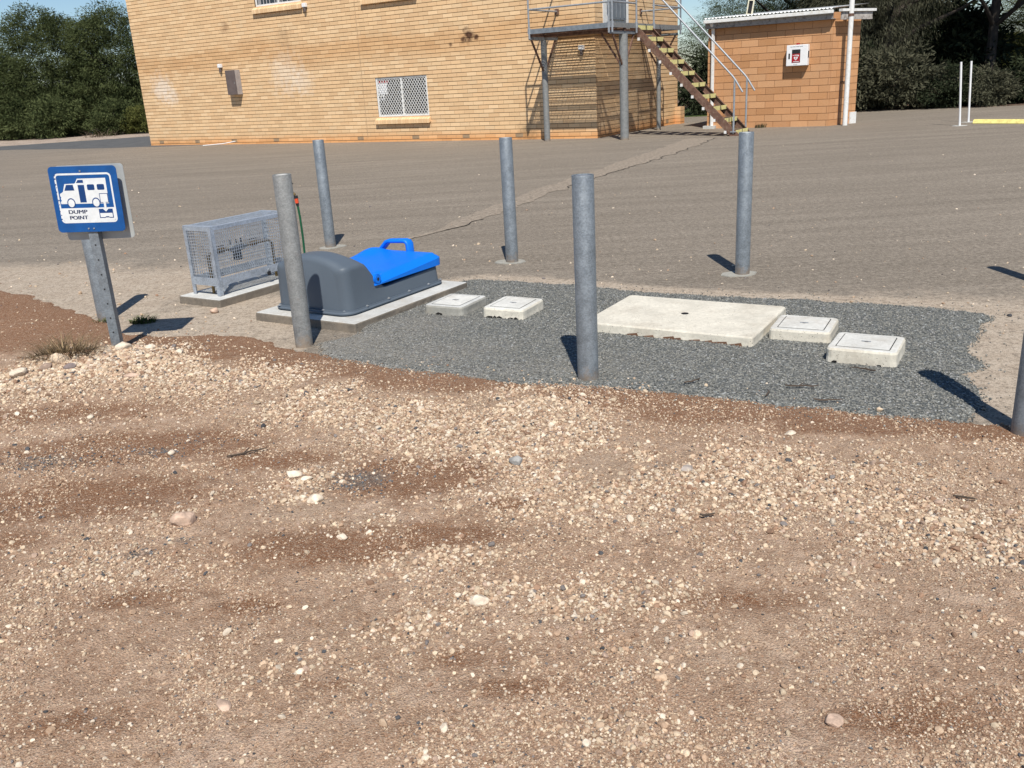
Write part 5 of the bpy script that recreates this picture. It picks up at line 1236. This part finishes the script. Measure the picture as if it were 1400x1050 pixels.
SH = {
 1: (3.6, .16, 9, [(0, 0, 3.3, 2.2, 2.0, 2.6), (-.9, -.5, 2.1, 1.8, 1.6, 1.9), (1.1, -.3, 2.3, 1.5, 1.5, 2.0), (.2, -.8, 1.2, 2.0, 1.4, 1.2), (-.4, .2, 5.0, 1.1, 1.1, 1.1), (.9, 0, 4.6, .8, .8, .9)], 90000, .11, .26, .5, .30),
 2: (3.0, .14, 8, [(0, 0, 2.6, 1.8, 1.8, 2.1), (-.8, -.4, 1.6, 1.5, 1.4, 1.5), (.9, -.4, 1.6, 1.3, 1.3, 1.6), (0, -.6, .9, 1.7, 1.3, .9), (.2, 0, 4.2, .9, .9, .9)], 70000, .11, .26, .4, .28),
 3: (1.0, .06, 6, [(0, 0, .7, 1.2, .9, .8), (-.7, 0, .45, .8, .7, .5), (.8, 0, .5, .8, .7, .5)], 12000, .12, .28, .2, .22),
 4: (7.5, .20, 14, [(0, 0, 5.5, 2.2, 2.2, 3.4), (-.9, -.9, 3.3, 1.8, 1.7, 2.4), (.9, -.8, 3.0, 1.6, 1.7, 2.3), (0, -1.2, 1.5, 2.0, 1.4, 1.4), (.2, 0, 8.5, 1.3, 1.3, 1.6)], 95000, .13, .11, 1.3, .32),
 5: (8.5, .17, 9, [(.6, -.6, 7.2, 2.6, 2.2, 2.0), (-1.2, -1.4, 6.0, 1.9, 1.7, 1.3), (1.9, -1.2, 6.2, 1.8, 1.7, 1.3), (.3, -1.8, 5.1, 1.6, 1.3, .9), (.2, .5, 9.2, 1.8, 1.8, 1.6)], 70000, .12, .18, .6, .30),
 6: (8.0, .15, 9, [(-.5, -.3, 6.8, 2.3, 2.0, 1.9), (1.0, -.9, 5.7, 1.7, 1.5, 1.2), (-2.0, -.8, 5.6, 1.6, 1.5, 1.2), (-.3, .3, 9.0, 1.7, 1.7, 1.5)], 50000, .13, .22, .5, .33),
}
# left clump beyond the road
for a in [(-25.4, 48.5, 2, 1.15, .86, 0, 'lower rounded dark tree at the far left edge', .3), (-21.7, 46.6, 1, 1.12, 1.0, 0, 'tallest dark tree with a pointed crown in the left clump', 1.1), (-18.6, 46.4, 1, 1.05, .98, 0, 'tall dark tree against the corner of the brick building', 2.6),
          (-23.6, 45.0, 2, 1.0, .72, 0, 'squat bushy tree in front of the left clump', 4.0), (-16.2, 47.5, 2, 1.0, .84, 3, 'dark thin tree half hidden by the building corner', .8), (-29.5, 49.5, 1, 1.1, .95, 0, 'dark tree beyond the left edge of the picture', 2.), (-34, 52, 2, 1.4, 1.2, 0, 'dark tree farthest out beyond the left edge', 3.)]:
    tree('tree', a[0], a[1], a[2], a[3], a[4], a[5], a[6], a[7], 'dark trees beyond the road at left')
for a in [(-20.4, 43.8, 3, 1.25, 1.3, 0, 'low bush at the foot of the tallest left tree'), (-17.5, 43.0, 3, 1.0, 1.1, 0, 'low green bush beside the road near the building corner'), (-15.9, 42.6, 3, .8, .9, 2, 'dry olive shrub touching the left corner of the building'), (-24.8, 44.6, 3, 1.3, 1.2, 0, 'low bush at the left edge beside the verge'), (-22.6, 43.9, 3, 1.1, 1.2, 0, 'low bush between the two left-hand trees')]:
    tree('bush', a[0], a[1], a[2], a[3], a[4], a[5], a[6], a[0], 'low bushes under the left trees', 'bush')
# right: trees behind the shed and along the yard
for a in [(8.9, 34.5, 4, .95, .42, 0, 'dark tree showing between the building and the shed', .5), (11.3, 33.5, 4, 1.0, .85, 0, 'dark tree rising behind the left end of the shed roof', 1.7), (12.3, 31.0, 4, 1.1, .9, 3, 'deep green tree behind the middle of the shed roof', 2.9),
          (11.9, 28.6, 4, 1.0, .80, 1, 'grey-green she-oak with drooping foliage right of the shed', 4.1), (14.9, 28.2, 5, 1.0, .92, 3, 'tall dark tree with high canopy behind the white poles', .9), (16.3, 27.2, 6, 1.0, .92, 3, 'dark tree with a leaning trunk at the right edge', 2.2),
          (18.0, 26.0, 5, 1.0, .9, 3, 'dark tree just beyond the right edge', 3.6), (14.6, 31.5, 3, 2.0, 2.2, 3, 'shaded tree deep behind the white poles', 5.0), (18.4, 30.2, 4, 1.0, .36, 2, 'olive lit tree seen between the dark trunks', .2), (20.8, 29.0, 4, 1.2, .8, 3, 'dark tree farther beyond the right edge', 1.2),
          (23.5, 24.0, 4, 1.1, .8, 1, 'she-oak well beyond the right edge', 2.4), (16.4, 36.5, 3, 2.4, 2.9, 3, 'dark tree in the second row behind the poles', 3.3), (21.5, 37.0, 4, 1.3, .4, 2, 'olive tree in the second row at the right', 4.3), (5.0, 40.0, 4, 1.2, .45, 0, 'low far tree glimpsed under the stairs', 2.0)]:
    tree('tree', a[0], a[1], a[2], a[3], a[4], a[5], a[6], a[7], 'trees behind the yard at right')
for a in [(11.5, 26.9, 3, 1.15, 1.2, 1, 'grey bush spreading at the foot of the she-oak'), (12.9, 26.7, 3, .9, .8, 3, 'dark low bush left of the white poles'), (14.0, 26.5, 3, .9, .7, 1, 'small grey bush behind the white poles'), (15.7, 26.2, 3, 1.0, 1.0, 3, 'dark bush at the right edge under the leaning trunk'), (10.3, 27.9, 3, .9, 1.4, 3, 'dark bush against the right side of the shed'), (7.6, 30.8, 3, 1.3, 1.5, 3, 'dark bush on the grass strip between building and shed'), (9.4, 31.0, 3, 1.2, 1.6, 0, 'dark bush close behind the shed wall')]:
    tree('bush', a[0], a[1], a[2], a[3], a[4], a[5], a[6], a[0]*3, 'low bushes under the right trees', 'bush')
# branch litter beside the road
tuft('branch_litter', -17.6, 41.2, .0, 60, .5, .6, [(.20, .15, .11), (.13, .10, .07)], 'pale dead branches lying in front of the left bushes', 'branches', 12, 2.2, .012, .5)

# power lines across the sky
for i, (a, b_, lb) in enumerate((((-45, 60, 6.97), (-12, 60, 6.70), 'upper of the faint power lines above the left trees'), ((-45, 60, 6.52), (-12, 60, 6.32), 'lower of the faint power lines above the left trees'))):
    P = [Vector(a).lerp(Vector(b_), k/12) - Vector((0, 0, .25*math.sin(math.pi*k/12))) for k in range(13)]
    tag(MB().tube(P, .012, 6).build('power_line', M['wire']), lb, 'power line', 'faint power lines above the left trees')
